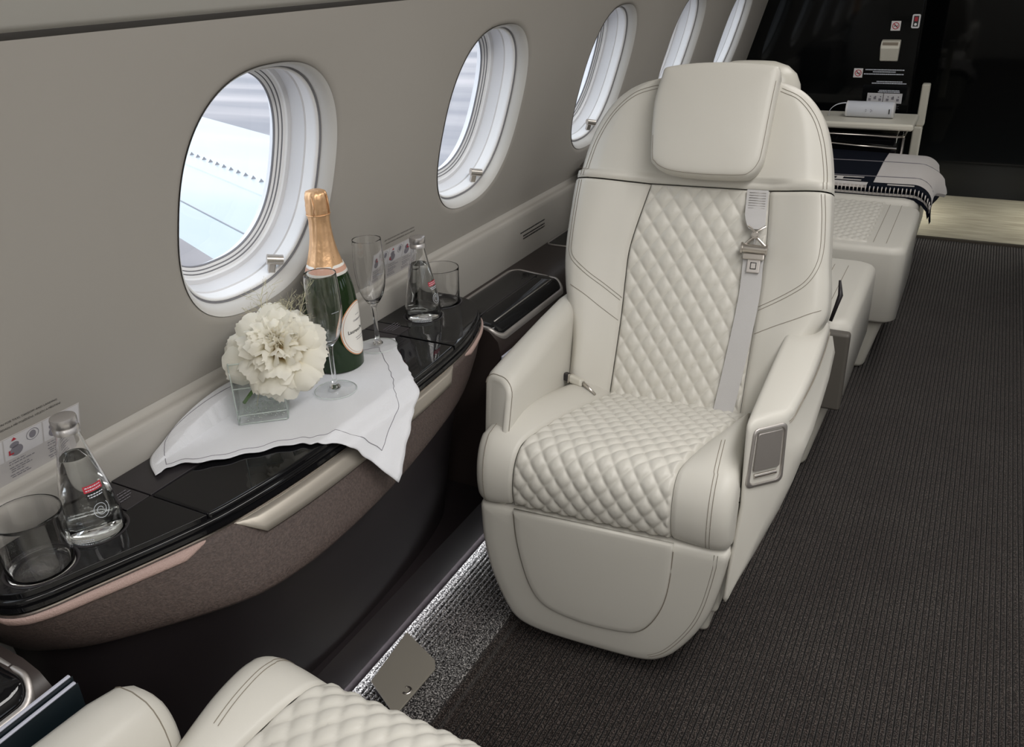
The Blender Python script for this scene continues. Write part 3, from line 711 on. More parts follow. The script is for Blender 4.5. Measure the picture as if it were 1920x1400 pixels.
def make_chair(label, loc, rz, arms=(1, 1), arm_dz=-0.010, arm_dy=0.0, belt=True, handle=True, res=1.0, back=True, group=None):
    root = empty('armchair', loc, rz, label, 'armchair', group)
    Lm = M['leather']
    # -- backrest ------------------------------------------------------
    BL = [(0, -0.180), (0.103, -0.184), (0.16, -0.196), (0.216, -0.214), (0.297, -0.226), (0.40, -0.2255), (0.454, -0.222), (0.541, -0.206), (0.60, -0.181), (0.640, -0.148), (0.662, -0.110), (0.674, -0.070)]
    BR = [(0, 0.262), (0.12, 0.275), (0.17, 0.300), (0.211, 0.322), (0.26, 0.322), (0.314, 0.314), (0.453, 0.299), (0.541, 0.283), (0.60, 0.262), (0.640, 0.232), (0.662, 0.198), (0.674, 0.155)]
    IL = [(0, -0.090), (0.17, -0.088), (0.25, -0.090), (0.309, -0.090), (0.36, -0.082), (0.45, -0.062)]
    IR = [(0, 0.186), (0.139, 0.187), (0.302, 0.189), (0.36, 0.188), (0.45, 0.181)]
    Lb = lambda q: smooth_tab(BL, q); Rb = lambda q: smooth_tab(BR, q)
    Li = lambda q: smooth_tab(IL, q); Ri = lambda q: smooth_tab(IR, q)
    BSEAM, BTOP = 0.453, 0.674
    def bump_h(a, q):
        """soft relief of the backrest before seams"""
        l, r, il, ir = Lb(q), Rb(q), Li(min(q, 0.45)), Ri(min(q, 0.45))
        if q < BSEAM + 0.02:
            if a < il: u = (il - a) / (il - l + 1e-6)
            elif a > ir: u = (a - ir) / (r - ir + 1e-6)
            else: return 0.0
            return 0.027 * smoothstep(0.0, 0.8, u) + 0.004 * sin(min(1, u * 5) * PI / 2) - 0.010 * smoothstep(0.82, 1.0, u)
        c = (l + r) / 2; u = abs(a - c) / ((r - l) / 2)
        f = smoothstep(BSEAM + 0.02, BSEAM + 0.10, q)
        return 0.004 + 0.012 * smoothstep(0.3, 0.75, u) - 0.014 * smoothstep(0.8, 1.0, u)
    def bpt(a, q, h=0.0): return Vector((a, BY, BZ)) + BUP * q + BN * h
    def backpt(a, q, h=0.0): return bpt(a, q, bump_h(a, q) + h)
    def side_patch(name, inner, outer, par, q0=0.0, q1=BSEAM - 0.0015, ns=26, nt=110, top=False):
        """panel from an inner seam to the outer silhouette, wrapped round the side"""
        b = MB()
        wrap = [(0.0, -0.004), (0.0025, -0.012), (0.004, -0.026), (0.003, -0.045), (-0.004, -0.070), (-0.016, -0.088)]
        cols = ns + 1 + len(wrap)
        v = []
        for j in range(nt + 1):
            q = q0 + (q1 - q0) * j / nt; ai, ao = inner(q), outer(q); sg = 1 if ao > ai else -1
            for i in range(ns + 1):
                a = ai + (ao - ai) * i / ns
                d_in = abs(a - ai); d_b = min(q1 - q, 1)
                d_out = abs(ao - a)
                h = bump_h(a, q) + groove(d_in, 0.005, 0.004) + groove(q1 - q, 0.005, 0.004) - 0.008 * (1 - math.sqrt(max(0, 1 - max(0, 1 - d_out / 0.012) ** 2)))
                v.append(bpt(a, q, h))
            h0 = bump_h(ao, q) - 0.008
            for (e, hh) in wrap: v.append(bpt(ao + sg * e, q, h0 + hh + groove(q1 - q, 0.005, 0.003)))
        f = [(j * cols + i, j * cols + i + 1, (j + 1) * cols + i + 1, (j + 1) * cols + i) for j in range(nt) for i in range(cols - 1)]
        b.add(v, f); return b.build(name, Lm, par)
    nres = max(0.35, res)
    if back:
        body = MB(); rings = []
        for q in [0.0, 0.1, 0.2, 0.3, 0.4, 0.5, 0.56, 0.60, 0.63, 0.65, 0.664]:
            l, r = Lb(q) + 0.012, Rb(q) - 0.012
            rings.append([bpt(l, q, -0.02), bpt(r, q, -0.02), bpt(r, q, -0.095), bpt((r - l) * 0.8 + l, q, -0.125), bpt((r - l) * 0.2 + l, q, -0.125), bpt(l, q, -0.095)])
        body.loft(rings); bk = body.build('backrest', M['leather_body'], root, crease=60)
        side_patch('side_bolster', lambda q: Li(q) - 0.0008, Lb, bk, nt=int(110 * nres)); side_patch('side_bolster', lambda q: Ri(q) + 0.0008, Rb, bk, nt=int(110 * nres))
        b = MB()
        def ins(s, t):
            q = (BSEAM - 0.0015) * t; l, r = Li(q), Ri(q); a = l + (r - l) * s; cm = (l + r) / 2
            d = min(a - l, r - a, BSEAM - q)
            h = quilt_h(a - 0.05, q, 0.0335, 0.041, 0.45) * smoothstep(0, 0.006, d) - 0.003 + groove(d, 0.004, 0.003)
            return bpt(a, q, h)
        b.grid(ins, int(130 * nres), int(210 * nres)); b.build('quilted_insert', Lm, bk)
        # upper panel, wraps over the top
        b = MB(); NS = int(80 * nres); rows = []
        qs = [BSEAM + 0.0015 + (BTOP - BSEAM - 0.0015) * (k / 46) for k in range(47)]
        wrap = [(0.0, -0.004), (0.0025, -0.012), (0.004, -0.026), (0.003, -0.045), (-0.004, -0.070), (-0.016, -0.088)]
        for q in qs:
            l, r = Lb(q), Rb(q); row = []
            g0 = groove(q - BSEAM - 0.0015, 0.005, 0.004)
            topd = BTOP - q; tg = -0.012 * (1 - math.sqrt(max(0, 1 - max(0, 1 - topd / 0.016) ** 2)))
            hl = bump_h(l, q) - 0.008 + tg; hr = bump_h(r, q) - 0.008 + tg
            for e, hh in reversed(wrap): row.append(bpt(l - e, q, hl + hh + g0))
            for i in range(NS + 1):
                a = l + (r - l) * i / NS; d_out = min(a - l, r - a)
                row.append(bpt(a, q, bump_h(a, q) + g0 + tg - 0.008 * (1 - math.sqrt(max(0, 1 - max(0, 1 - d_out / 0.012) ** 2)))))
            for e, hh in wrap: row.append(bpt(r + e, q, hr + hh + g0))
            rows.append(row)
        l, r = Lb(BTOP), Rb(BTOP)
        last = rows[-1]; c0 = bpt((l + r) / 2, BTOP, -0.05)
        for (gq, hh, shrink) in ((0.006, -0.008, 0.985), (0.010, -0.02, 0.96), (0.0105, -0.045, 0.94), (0.006, -0.07, 0.93), (-0.004, -0.10, 0.9)):
            row = []
            for p in last:
                rel = p - bpt((l + r) / 2, BTOP, 0); a_ = rel.x
                hcur = rel.dot(BN)
                row.append(bpt((l + r) / 2 + a_ * shrink, BTOP + gq, min(hcur, hh) if hh > -0.05 else hh if hcur > hh else hcur))
            rows.append(row)
        n = len(rows[0]); v = [p for r_ in rows for p in r_]
        f = [(j * n + i, j * n + i + 1, (j + 1) * n + i + 1, (j + 1) * n + i) for j in range(len(rows) - 1) for i in range(n - 1)]
        b.add(v, f); b.build('upper_panel', Lm, bk)
        # headrest
        HO = [(-0.056, 0.668), (-0.0655, 0.604), (-0.058, 0.502), (-0.050, 0.484), (-0.034, 0.473), (-0.005, 0.466), (0.055, 0.463), (0.128, 0.465), (0.149, 0.472), (0.162, 0.490), (0.167, 0.515), (0.1715, 0.603), (0.176, 0.668)]
        low_ = [(p.x, p.y) for p in curve_pts([(x, y, 0) for x, y in HO], 60)]
        top_ = [(p.x, p.y) for p in curve_pts([(0.174, 0.676, 0), (0.165, 0.684, 0), (0.11, 0.689, 0), (0.055, 0.690, 0), (-0.0, 0.687, 0), (-0.046, 0.680, 0), (-0.055, 0.674, 0)], 30)]
        ol = low_ + top_; cx_, cy_ = 0.056, 0.578
        b = MB(); rings = []
        for sc_, hh in ((0.90, -0.03), (0.965, 0.0), (0.992, 0.018), (1.0, 0.036), (0.997, 0.048), (0.985, 0.055), (0.962, 0.0592), (0.92, 0.0622), (0.85, 0.0640), (0.72, 0.0655), (0.5, 0.0668), (0.25, 0.0674), (0.04, 0.0676)):
            rings.append([bpt(cx_ + (x - cx_) * sc_, cy_ + (y - cy_) * sc_ + (0.010 * (0.05 - hh) if y > 0.65 and hh < 0.05 else 0), hh) for x, y in ol])
        b.loft(rings, cap=True); hr_ = b.build('headrest', Lm, root)
        ring = [(cx_ + (x - cx_) * 0.955, cy_ + (y - cy_) * 0.96) for x, y in ol]
        b = MB(); b.tube([bpt(x, y, 0.0602) for x, y in ring[8:60:1]] , 0.0005, 5); b.build('stitching', M['stitch'], hr_)
        # stitch lines on the backrest
        def seam(pts, n=40, h=0.0006, par=bk, gap=0.0065, double=True):
            cp = curve_pts([(x, y, 0) for x, y in pts], n)
            for d in ((-gap / 2, gap / 2) if double else (0,)):
                q = off_out([(p.x, p.y) for p in cp], d)
                b = MB(); b.tube([backpt(x, y, h) for x, y in q], 0.00055, 5, cap=False); b.build('stitching', M['stitch'], par)
        inset = lambda tab, d: [(a + d, q) for q, a in tab]
        seam([(-0.2095, 0.448), (-0.212, 0.40), (-0.213, 0.33), (-0.208, 0.288), (-0.174, 0.257), (-0.130, 0.230), (-0.092, 0.206)])
        seam([(-0.200, 0.224), (-0.167, 0.207), (-0.130, 0.183), (-0.092, 0.160)], double=False)
        seam([(0.284, 0.448), (0.292, 0.40), (0.297, 0.342), (0.292, 0.305), (0.276, 0.275), (0.248, 0.252), (0.215, 0.231), (0.191, 0.217)])
        seam([(0.312, 0.226), (0.29, 0.216), (0.265, 0.203), (0.227, 0.185), (0.191, 0.166)], double=False)
        seam([(-0.208, 0.458), (-0.200, 0.50), (-0.187, 0.545), (-0.160, 0.595), (-0.120, 0.632), (-0.078, 0.648), (-0.060, 0.650)])
        seam([(0.286, 0.458), (0.280, 0.50), (0.266, 0.555), (0.245, 0.60), (0.215, 0.632), (0.185, 0.645), (0.177, 0.648)])
    # -- seat cushion --------------------------------------------------
    Ltot = sum(math.hypot(c[0] - a[0], c[1] - a[1]) for a, c in zip(SP, SP[1:]))
    def yz(t): return seat_base(t)
    def xo(t, side):
        p, n = yz(t); y = p.y; top = p.z > 0.38 and t > 0.2
        yy = y if t > 0.25 else -0.01
        if side < 0: return smooth_tab([(-0.01, -0.2245), (0.03, -0.223), (0.07, -0.214), (0.12, -0.204), (0.25, -0.188), (0.385, -0.174), (0.45, -0.172)], yy)
        return smooth_tab([(-0.01, 0.240), (0.03, 0.2385), (0.07, 0.236), (0.12, 0.232), (0.25, 0.218), (0.385, 0.205), (0.45, 0.203)], yy)
    def xi(t, side):
        if side < 0: return smooth_tab([(0, -0.153), (0.10, -0.150), (0.18, -0.147), (0.24, -0.143), (0.30, -0.134), (0.4, -0.124), (0.87, -0.090), (1, -0.083)], t)
        return smooth_tab([(0, 0.139), (0.12, 0.138), (0.24, 0.139), (0.32, 0.147), (0.45, 0.160), (0.87, 0.201), (1, 0.212)], t)
    seat = MB(); rings = []
    for y, zt in ((0.02, 0.40), (0.05, 0.425), (0.10, 0.42), (0.25, 0.39), (0.43, 0.35)):
        l, r = (-0.212, 0.230) if y < 0.07 else (-0.165, 0.195)
        rings.append([(l, y, 0.30), (r, y, 0.30), (r, y, zt - 0.012), (l, y, zt - 0.012)])
    seat.loft(rings); st = seat.build('seat_cushion', M['leather_body'], root, smooth=False)
    def crown(a, l, r): u = (a - l) / (r - l); return 0.004 * sin(PI * max(0, min(1, u)))
    def seat_panel(name, side):
        b = MB(); ns, nt = 20, int(120 * nres); wrap = [(0.0, -0.004), (0.002, -0.011), (0.002, -0.03), (0.002, -0.07)]
        v = []; cols = ns + 1 + len(wrap)
        for j in range(nt + 1):
            t = j / nt; p, n = yz(t); a0, a1 = xi(t, side) + side * 0.0008, xo(t, side); dt = t * Ltot
            fr = 1 - smoothstep(0.10, 0.3, t)
            for i in range(ns + 1):
                a = a0 + (a1 - a0) * i / ns; din, dout = abs(a - a0), abs(a1 - a); u = i / ns
                bul = 0.006 + 0.014 * smoothstep(0.15, 0.40, t)
                h = bul * sin(min(1, u * 1.4) * PI / 2) + groove(din, 0.005, 0.004) + groove(dt, 0.006, 0.004) - 0.018 * (1 - math.sqrt(max(0, 1 - max(0, 1 - dout / 0.030) ** 2)))
                v.append(Vector((a, p.y, p.z)) + n * h)
            for e, hh in wrap: v.append(Vector((a1 + side * e, p.y, p.z)) + n * (0.006 + 0.014 * smoothstep(0.15, 0.40, t) - 0.018 + hh))
        f = [(j * cols + i, j * cols + i + 1, (j + 1) * cols + i + 1, (j + 1) * cols + i) for j in range(nt) for i in range(cols - 1)]
        b.add(v, f); return b.build(name, Lm, st)
    seat_panel('seat_bolster', -1); seat_panel('seat_bolster', 1)
    b = MB()
    def sins(s, t):
        p, n = yz(t); l, r = xi(t, -1), xi(t, 1); a = l + (r - l) * s; dt = t * Ltot; d = min(a - l, r - a, dt)
        cm = (l + r) / 2
        h = quilt_h((a - cm), dt, 0.0325, 0.036, Ltot, depth=0.0058, h_over_w=1.30) * smoothstep(0, 0.006, d) - 0.002 + groove(d, 0.004, 0.003)
        return Vector((a, p.y, p.z)) + n * h
    b.grid(sins, int(140 * nres), int(240 * nres)); b.build('quilted_insert', Lm, st)
    def sseam(side, ofs):
        b = MB(); pts = []
        for k in range(60):
            t = 0.012 + 0.42 * k / 59; p, n = yz(t); a = xo(t, side) - side * (0.034 + ofs)
            u = min(1, abs(a - xi(t, side)) / abs(xo(t, side) - xi(t, side)) * 1.4)
            pts.append(Vector((a, p.y, p.z)) + n * ((0.006 + 0.014 * smoothstep(0.15, 0.40, t)) * sin(u * PI / 2) + 0.0004))
        b.tube(pts, 0.00055, 5, cap=False); b.build('stitching', M['stitch'], st)
    for s in (-1, 1):
        for o_ in ((0, 0.006) if s > 0 else (-0.014,)): sseam(s, o_)
    # -- front leg panel -------------------------------------------------
    LO = [(-0.2225, 0.306), (-0.221, 0.238), (-0.213, 0.180), (-0.199, 0.130), (-0.180, 0.085), (-0.160, 0.055), (-0.130, 0.040), (-0.076, 0.032), (0.02, 0.029), (0.10, 0.031), (0.140, 0.048), (0.172, 0.085), (0.203, 0.140), (0.220, 0.190), (0.231, 0.245), (0.240, 0.306)]
    lo = [(p.x, p.y) for p in curve_pts([(x, z, 0) for x, z in LO], 70)]
    def pillow(name, ol, cx_, cz_, prof, par, y0=0.0, arch=0.0):
        b = MB(); rings = []
        for sc_, d in prof: rings.append([(cx_ + (x - cx_) * sc_, y0 + d, cz_ + (z - cz_) * sc_) for x, z in ol])
        b.loft(rings); return b.build(name, Lm, par)
    tp = [(0.236, 0.3145), (0.1, 0.3152), (-0.1, 0.3152), (-0.218, 0.3145)]
    ol = lo + tp
    lp_ = pillow('leg_panel', ol, 0.01, 0.19, ((0.86, 0.11), (0.985, 0.10), (0.997, 0.05), (1.0, 0.022), (0.997, 0.010), (0.988, 0.002), (0.972, -0.003), (0.94, -0.006), (0.85, -0.0075), (0.6, -0.008), (0.3, -0.008), (0.02, -0.008)), root)
    IN = [(-0.150, 0.3155), (-0.147, 0.26), (-0.138, 0.205), (-0.124, 0.155), (-0.105, 0.122), (-0.075, 0.103), (-0.01, 0.092), (0.06, 0.095), (0.092, 0.106), (0.115, 0.135), (0.133, 0.180), (0.142, 0.235), (0.146, 0.3155)]
    io = [(p.x, p.y) for p in curve_pts([(x, z, 0) for x, z in IN], 60)]
    pillow('centre_panel', io, 0.0, 0.22, ((1.0, -0.004), (0.999, -0.0085), (0.99, -0.0115), (0.97, -0.0128), (0.9, -0.0135), (0.6, -0.014), (0.3, -0.014), (0.02, -0.014)), lp_)
    b = MB(); b.tube([(x * 1.006, -0.0078, 0.22 + (z - 0.22) * 1.006) for x, z in io[1:-1]], 0.0009, 5, cap=False); b.build('seam', M['stitch'], lp_)
    for o_ in (0.92, 0.895):
        pts = [(0.01 + (x - 0.01) * o_, -0.0066, 0.19 + (z - 0.19) * o_) for x, z in lo if x > 0.12 and z < 0.30]
        pts = pts + [(pts[-1][0] + 0.001, -0.0066, 0.310)]
        b = MB(); b.tube(pts, 0.00055, 5, cap=False); b.build('stitching', M['stitch'], lp_)
    # -- shell, base -------------------------------------------------------
    b = MB(); b.loft([[(-0.20, 0.09, 0.10), (0.215, 0.09, 0.10), (0.225, 0.09, 0.33), (-0.21, 0.09, 0.33)], [(-0.20, 0.55, 0.10), (0.235, 0.55, 0.10), (0.245, 0.55, 0.33), (-0.21, 0.55, 0.33)]])
    bevel_obj(b.build('seat_shell', M['leather_body'], root, smooth=False), 0.01)
    b = MB(); b.loft([[(-0.15, 0.145, 0.0), (0.192, 0.145, 0.0), (0.205, 0.145, 0.16), (-0.17, 0.145, 0.16)], [(-0.15, 0.60, 0.0), (0.215, 0.60, 0.0), (0.225, 0.60, 0.16), (-0.17, 0.60, 0.16)]])
    bevel_obj(b.build('pedestal', M['leather_body'], root, smooth=False), 0.012)
    # -- arms ----------------------------------------------------------
    def arm(side):
        ar = None
        if side < 0:
            b = MB(); rings = []
            # stations along y: outer x, inner x, top z
            for y, xo_, xi_, zt, lowz, ro, ri in ((0.0575, -0.222, -0.182, 0.539, 0.12, 0.014, 0.018), (0.0595, -0.229, -0.1755, 0.546, 0.11, 0.018, 0.024), (0.067, -0.2335, -0.172, 0.550, 0.10, 0.020, 0.028), (0.085, -0.2365, -0.170, 0.553, 0.09, 0.022, 0.030), (0.20, -0.239, -0.173, 0.556, 0.09, 0.024, 0.034), (0.35, -0.238, -0.180, 0.560, 0.09, 0.024, 0.034), (0.46, -0.234, -0.186, 0.562, 0.09, 0.024, 0.034), (0.53, -0.229, -0.190, 0.556, 0.09, 0.022, 0.030), (0.59, -0.222, -0.193, 0.535, 0.09, 0.02, 0.02), (0.64, -0.218, -0.196, 0.50, 0.1, 0.012, 0.014)):
                zt += arm_dz; ring = []; y += arm_dy; fw = 1 - smoothstep(0.05, 0.30, y - arm_dy)
                ro = min(ro, (xi_ - xo_) * 0.4); ri = min(ri, (xi_ - xo_) * 0.55)
                for k in range(7): a = PI / 2 * k / 6; ring.append((xo_ + ro - ro * cos(a), y, zt - ro + ro * sin(a)))
                for k in range(7): a = PI / 2 * k / 6; ring.append((xi_ - ri + ri * sin(a), y, zt - ri + ri * cos(a)))
                ring += [(xi_, y, zt - 0.1), (xi_ + 0.004, y, 0.34), (xi_, y, lowz), (xo_ + 0.030, y, lowz), (xo_ + 0.018, y, 0.25), (xo_ + 0.010, y, 0.36)]
                ring = [(x_, y_ + fw * (0.020 * (xi_ - x_) / (xi_ - xo_) - 0.052 * max(0, min(1, (zt - z_) / 0.15))), z_) for x_, y_, z_ in ring]
                rings.append(ring)
            b.loft(rings); ar = b.build('armrest', Lm, root, crease=70)
            b = MB(); pts = [Vector(p) + Vector((0, -0.0007, 0.0001)) for p in rings[2][:15]]
            b.tube(pts, 0.0007, 5, cap=False); b.build('stitching', M['stitch'], ar)
        else:
            b = MB(); rings = []
            # cross-sections: (x,z) list, front face leans back towards the outside
            def sec(y, ti, to, rx, rz_, lx, lz, bx, bz, rise=0.0, sk=0.055):
                y += arm_dy; dz = arm_dz; top = 0.551 + rise + dz; r = 0.012
                pts = [(ti + 0.004, 0.40 + dz), (ti, top - r)]
                for k in range(1, 5): a = PI / 2 * k / 4; pts.append((ti + r - r * cos(a), top - r + r * sin(a)))
                pts += [(ti + (to - ti) * 0.5, top + 0.001)]
                for k in range(5): a = PI / 2 * k / 4; pts.append((to - r + r * sin(a), top - r + r * cos(a)))
                pts += [(to + 0.002, top - 0.035), (to + (rx - to) * 0.75, rz_ + 0.016 + dz), (rx, rz_ + dz), (rx - 0.003, rz_ - 0.014 + dz), (lx + (rx - lx) * 0.55, (rz_ + lz) / 2 + dz), (lx, lz), (lx + (bx - lx) * 0.5, (lz + bz) / 2 - 0.004), (bx, bz), (bx - 0.004, bz + 0.006), (ti - 0.002, 0.30)]
                fw = 1 - smoothstep(0.05, 0.30, y - arm_dy)
                return [(x, y + sk * max(0, (x - ti)) / 0.06 - 0.050 * fw * max(0, min(1, (top - z) / 0.30)), z) for x, z in pts]
            rings.append(sec(0.0500, 0.248, 0.292, 0.312, 0.470, 0.286, 0.36, 0.244, 0.222, -0.012))
            rings.append(sec(0.0510, 0.243, 0.299, 0.3205, 0.474, 0.294, 0.36, 0.240, 0.212, -0.003))
            rings.append(sec(0.0560, 0.240, 0.303, 0.326, 0.476, 0.299, 0.36, 0.238, 0.207))
            rings.append(sec(0.075, 0.2395, 0.306, 0.330, 0.477, 0.303, 0.36, 0.240, 0.205, sk=0.045))
            rings.append(sec(0.16, 0.242, 0.314, 0.336, 0.478, 0.312, 0.37, 0.250, 0.21, sk=0.025))
            rings.append(sec(0.28, 0.246, 0.322, 0.341, 0.480, 0.322, 0.38, 0.262, 0.22, sk=0.01))
            rings.append(sec(0.40, 0.251, 0.327, 0.345, 0.482, 0.328, 0.39, 0.272, 0.23, sk=0.0))
            rings.append(sec(0.52, 0.255, 0.330, 0.346, 0.484, 0.330, 0.40, 0.280, 0.25, -0.004, sk=0.0))
            rings.append(sec(0.60, 0.260, 0.326, 0.338, 0.47, 0.322, 0.40, 0.285, 0.28, -0.03, sk=0.0))
            b.loft(rings); ar = b.build('armrest', Lm, root, crease=75)
            fy = lambda x: 0.0495 + arm_dy + 0.055 * (x - 0.24) / 0.06
            z_ = arm_dz
            for dz in (0, 0.004):
                pts = curve_pts([(0.2435, fy(0.2435), 0.500 + z_ - dz), (0.2455, fy(0.2455), 0.522 + z_ - dz), (0.252, fy(0.252), 0.533 + z_ - dz), (0.275, fy(0.275), 0.5365 + z_ - dz), (0.295, fy(0.295), 0.534 + z_ - dz), (0.3045, 0.115 + arm_dy, 0.535 + z_ - dz), (0.312, 0.17 + arm_dy, 0.5375 + z_ - dz), (0.3235, 0.28 + arm_dy, 0.538 + z_ - dz), (0.330, 0.40 + arm_dy, 0.538 + z_ - dz), (0.332, 0.5 + arm_dy, 0.536 + z_ - dz)], 50)
                b = MB(); b.tube([p + Vector((0.0004, -0.0004, 0.0)) for p in pts], 0.0006, 5, cap=False); b.build('stitching', M['stitch'], ar)
            if handle:
                # recline control: metal bezel and flap on the slanted front face
                X = Vector((0.06, 0.055, 0)).normalized(); N = Vector((0.055, -0.06, 0)).normalized(); U = Vector((0, 0, 1))
                LE = 0.050 / 0.30; c = Vector((0.2735, fy(0.2735) - 0.050 * 0.075 / 0.30, 0.486 + z_)) + N * 0.0015; U = Vector((0, LE, 1)).normalized(); N = X.cross(U)
                def P3(x, z, h): return c + X * x + U * z + N * h
                W_, H_ = 0.072, 0.104
                def rg(g, h, top=1.0): return [P3(x * (0.93 - 0.10 * (z / H_)) , z, h) for x, z in round_rect(0, 0, W_ + g, H_ + g, 0.010, 5)]
                b = MB(); b.loft([rg(0, -0.004), rg(0, 0.003), rg(-0.003, 0.0045), rg(-0.010, 0.0045), rg(-0.012, 0.002), rg(-0.012, -0.003)], cap=False)
                hz = b.build('recline_handle', M['steel_matte'], ar, crease=50)
                b = MB(); b.loft([rg(-0.012, -0.001), rg(-0.05, -0.001)]); b.build('recess', M['steel_matte'], hz, smooth=False)
                def fl_(g, h, zc, hh_): return [P3(x * (0.93 - 0.10 * ((z + zc) / H_)), z + zc, h) for x, z in round_rect(0, 0, W_ - 0.019 + g, hh_ + g, 0.004, 4)]
                b = MB(); b.loft([fl_(0, -0.001, 0.010, 0.066), fl_(0, 0.0035, 0.010, 0.066), fl_(-0.002, 0.005, 0.010, 0.066)]); b.build('flap', M['steel_matte'], hz, crease=40)
                b = MB(); b.tube([P3(-0.021, -0.0325, 0.001), P3(0.021, -0.0325, 0.001)], 0.004, 10); b.build('finger_bar', M['steel'], hz, crease=40)
        return ar
    if arms[0]: arm(-1)
    if arms[1]: arm(1)
    # -- shoulder and lap belt --------------------------------------------
    if belt and back:
        def ribbon(pts, wid, hts, name, par, n=50, thick=0.0012):
            cp = curve_pts([(a, q, h) for (a, q), h in zip(pts, hts)], n); wd = [interp([(i / (len(wid) - 1), w_) for i, w_ in enumerate(wid)], k / n) for k in range(n + 1)]
            b = MB(); rings = []
            for k, p in enumerate(cp):
                w_ = wd[k] / 2
                rings.append([bpt(p.x - w_, p.y, p.z), bpt(p.x + w_, p.y, p.z), bpt(p.x + w_, p.y, p.z + thick), bpt(p.x, p.y, p.z + thick * 1.6), bpt(p.x - w_, p.y, p.z + thick)])
            b.loft(rings); return b.build(name, M['belt'], par, crease=50)
        be = ribbon([(0.170, 0.312), (0.1715, 0.235), (0.164, 0.12), (0.153, 0.0), (0.149, -0.03)], [0.040, 0.041, 0.041, 0.040, 0.040], [0.012, 0.0085, 0.0075, 0.0075, 0.006], 'shoulder_belt', root)
        b = MB()
        ribbon([(0.159, 0.452), (0.160, 0.43), (0.162, 0.40), (0.166, 0.382), (0.168, 0.372)], [0.042, 0.042, 0.041, 0.036, 0.028], [0.006, 0.008, 0.014, 0.020, 0.022], 'webbing_loop', be, 24)
        b = MB()
        for k in range(8):
            q = 0.446 - 0.0052 * k
            b.tube([bpt(0.1435 + 0.0003 * k, q, 0.0085 + 0.0006 * k), bpt(0.176 + 0.0003 * k, q, 0.0085 + 0.0006 * k)], 0.0006, 4)
        b.build('bar_tack', M['steel_matte'], be)
        St = M['steel']
        b = MB(); b.tube([bpt(0.1685, 0.3605, 0.020), bpt(0.1685, 0.3605, 0.028)], 0.0075, 18); b.tube([bpt(0.1685, 0.3605, 0.028), bpt(0.1685, 0.3605, 0.0292)], [0.0062, 0.005], 18)
        b.tube([bpt(0.152, 0.378, 0.021), bpt(0.1685, 0.366, 0.023), bpt(0.186, 0.379, 0.021)], 0.0028, 8)
        b.tube([bpt(0.1685, 0.358, 0.022), bpt(0.154, 0.345, 0.021), bpt(0.148, 0.338, 0.021)], 0.0028, 8); b.tube([bpt(0.1685, 0.358, 0.022), bpt(0.184, 0.345, 0.021), bpt(0.192, 0.338, 0.021)], 0.0028, 8)
        b.tube([bpt(0.1685, 0.356, 0.022), bpt(0.1690, 0.342, 0.022)], 0.002, 8)
        fit = b.build('belt_fitting', St, be, crease=45)
        b = MB(); b.tube([bpt(0.1475, 0.3335, 0.022), bpt(0.192, 0.3325, 0.022)], 0.0085, 16); b.tube([bpt(0.144, 0.334, 0.022), bpt(0.1475, 0.334, 0.022)], 0.011, 16); b.tube([bpt(0.192, 0.333, 0.022), bpt(0.1955, 0.333, 0.022)], 0.011, 16)
        b.build('buckle_bar', St, be, crease=45)
        R = frame_mat((0, 0, 0), (1, 0, 0), BUP, BN).to_3x3()
        rbox('buckle_plate', bpt(0.1705, 0.318, 0.020), (0.042, 0.012, 0.006), St, be, 0.002, R)
        pl_ = rbox('latch_plate', bpt(0.172, 0.300, 0.0165), (0.026, 0.028, 0.0035), M['steel_matte'], be, 0.003, R)
        rbox('latch_slot', bpt(0.172, 0.300, 0.0185), (0.012, 0.014, 0.0012), M['satin_black'], pl_, 0.0008, R)
        rbox('latch_tongue', bpt(0.172, 0.300, 0.0190), (0.009, 0.011, 0.0012), M['steel_matte'], pl_, 0.0008, R)
        # lap buckle tucked at the left rear of the cushion
        d = Vector((0.95, -0.28, -0.10)).normalized(); up = Vector((0, 0.3, 1)).normalized(); R2 = frame_mat((0, 0, 0), d, up.cross(d), up).to_3x3()
        c = Vector((-0.150, 0.345, 0.412))
        lb = rbox('lap_buckle', c, (0.034, 0.020, 0.018), M['leather_body'], root, 0.006, R2)
        rbox('buckle_mouth', c - d * 0.024, (0.018, 0.021, 0.015), M['satin_black'], lb, 0.003, R2)
        rbox('buckle_collar', c - d * 0.015, (0.003, 0.022, 0.0185), St, lb, 0.001, R2)
        b = MB(); b.tube([c + d * 0.016, c + d * 0.030 - up * 0.004, c + d * 0.05 - up * 0.012], [0.005, 0.004, 0.002], 10); b.build('buckle_swivel', St, lb)
    return root
make_chair('cream leather armchair with quilted insert and shoulder belt facing the camera', (-0.478, 1.152, 0), math.radians(4.6))
near_seat = make_chair('cream leather seat with quilted cushion at the bottom edge, facing away from the camera', (-0.467, 0.592, -0.020), math.radians(180), arms=(0, 0), belt=False, handle=False, res=0.6)
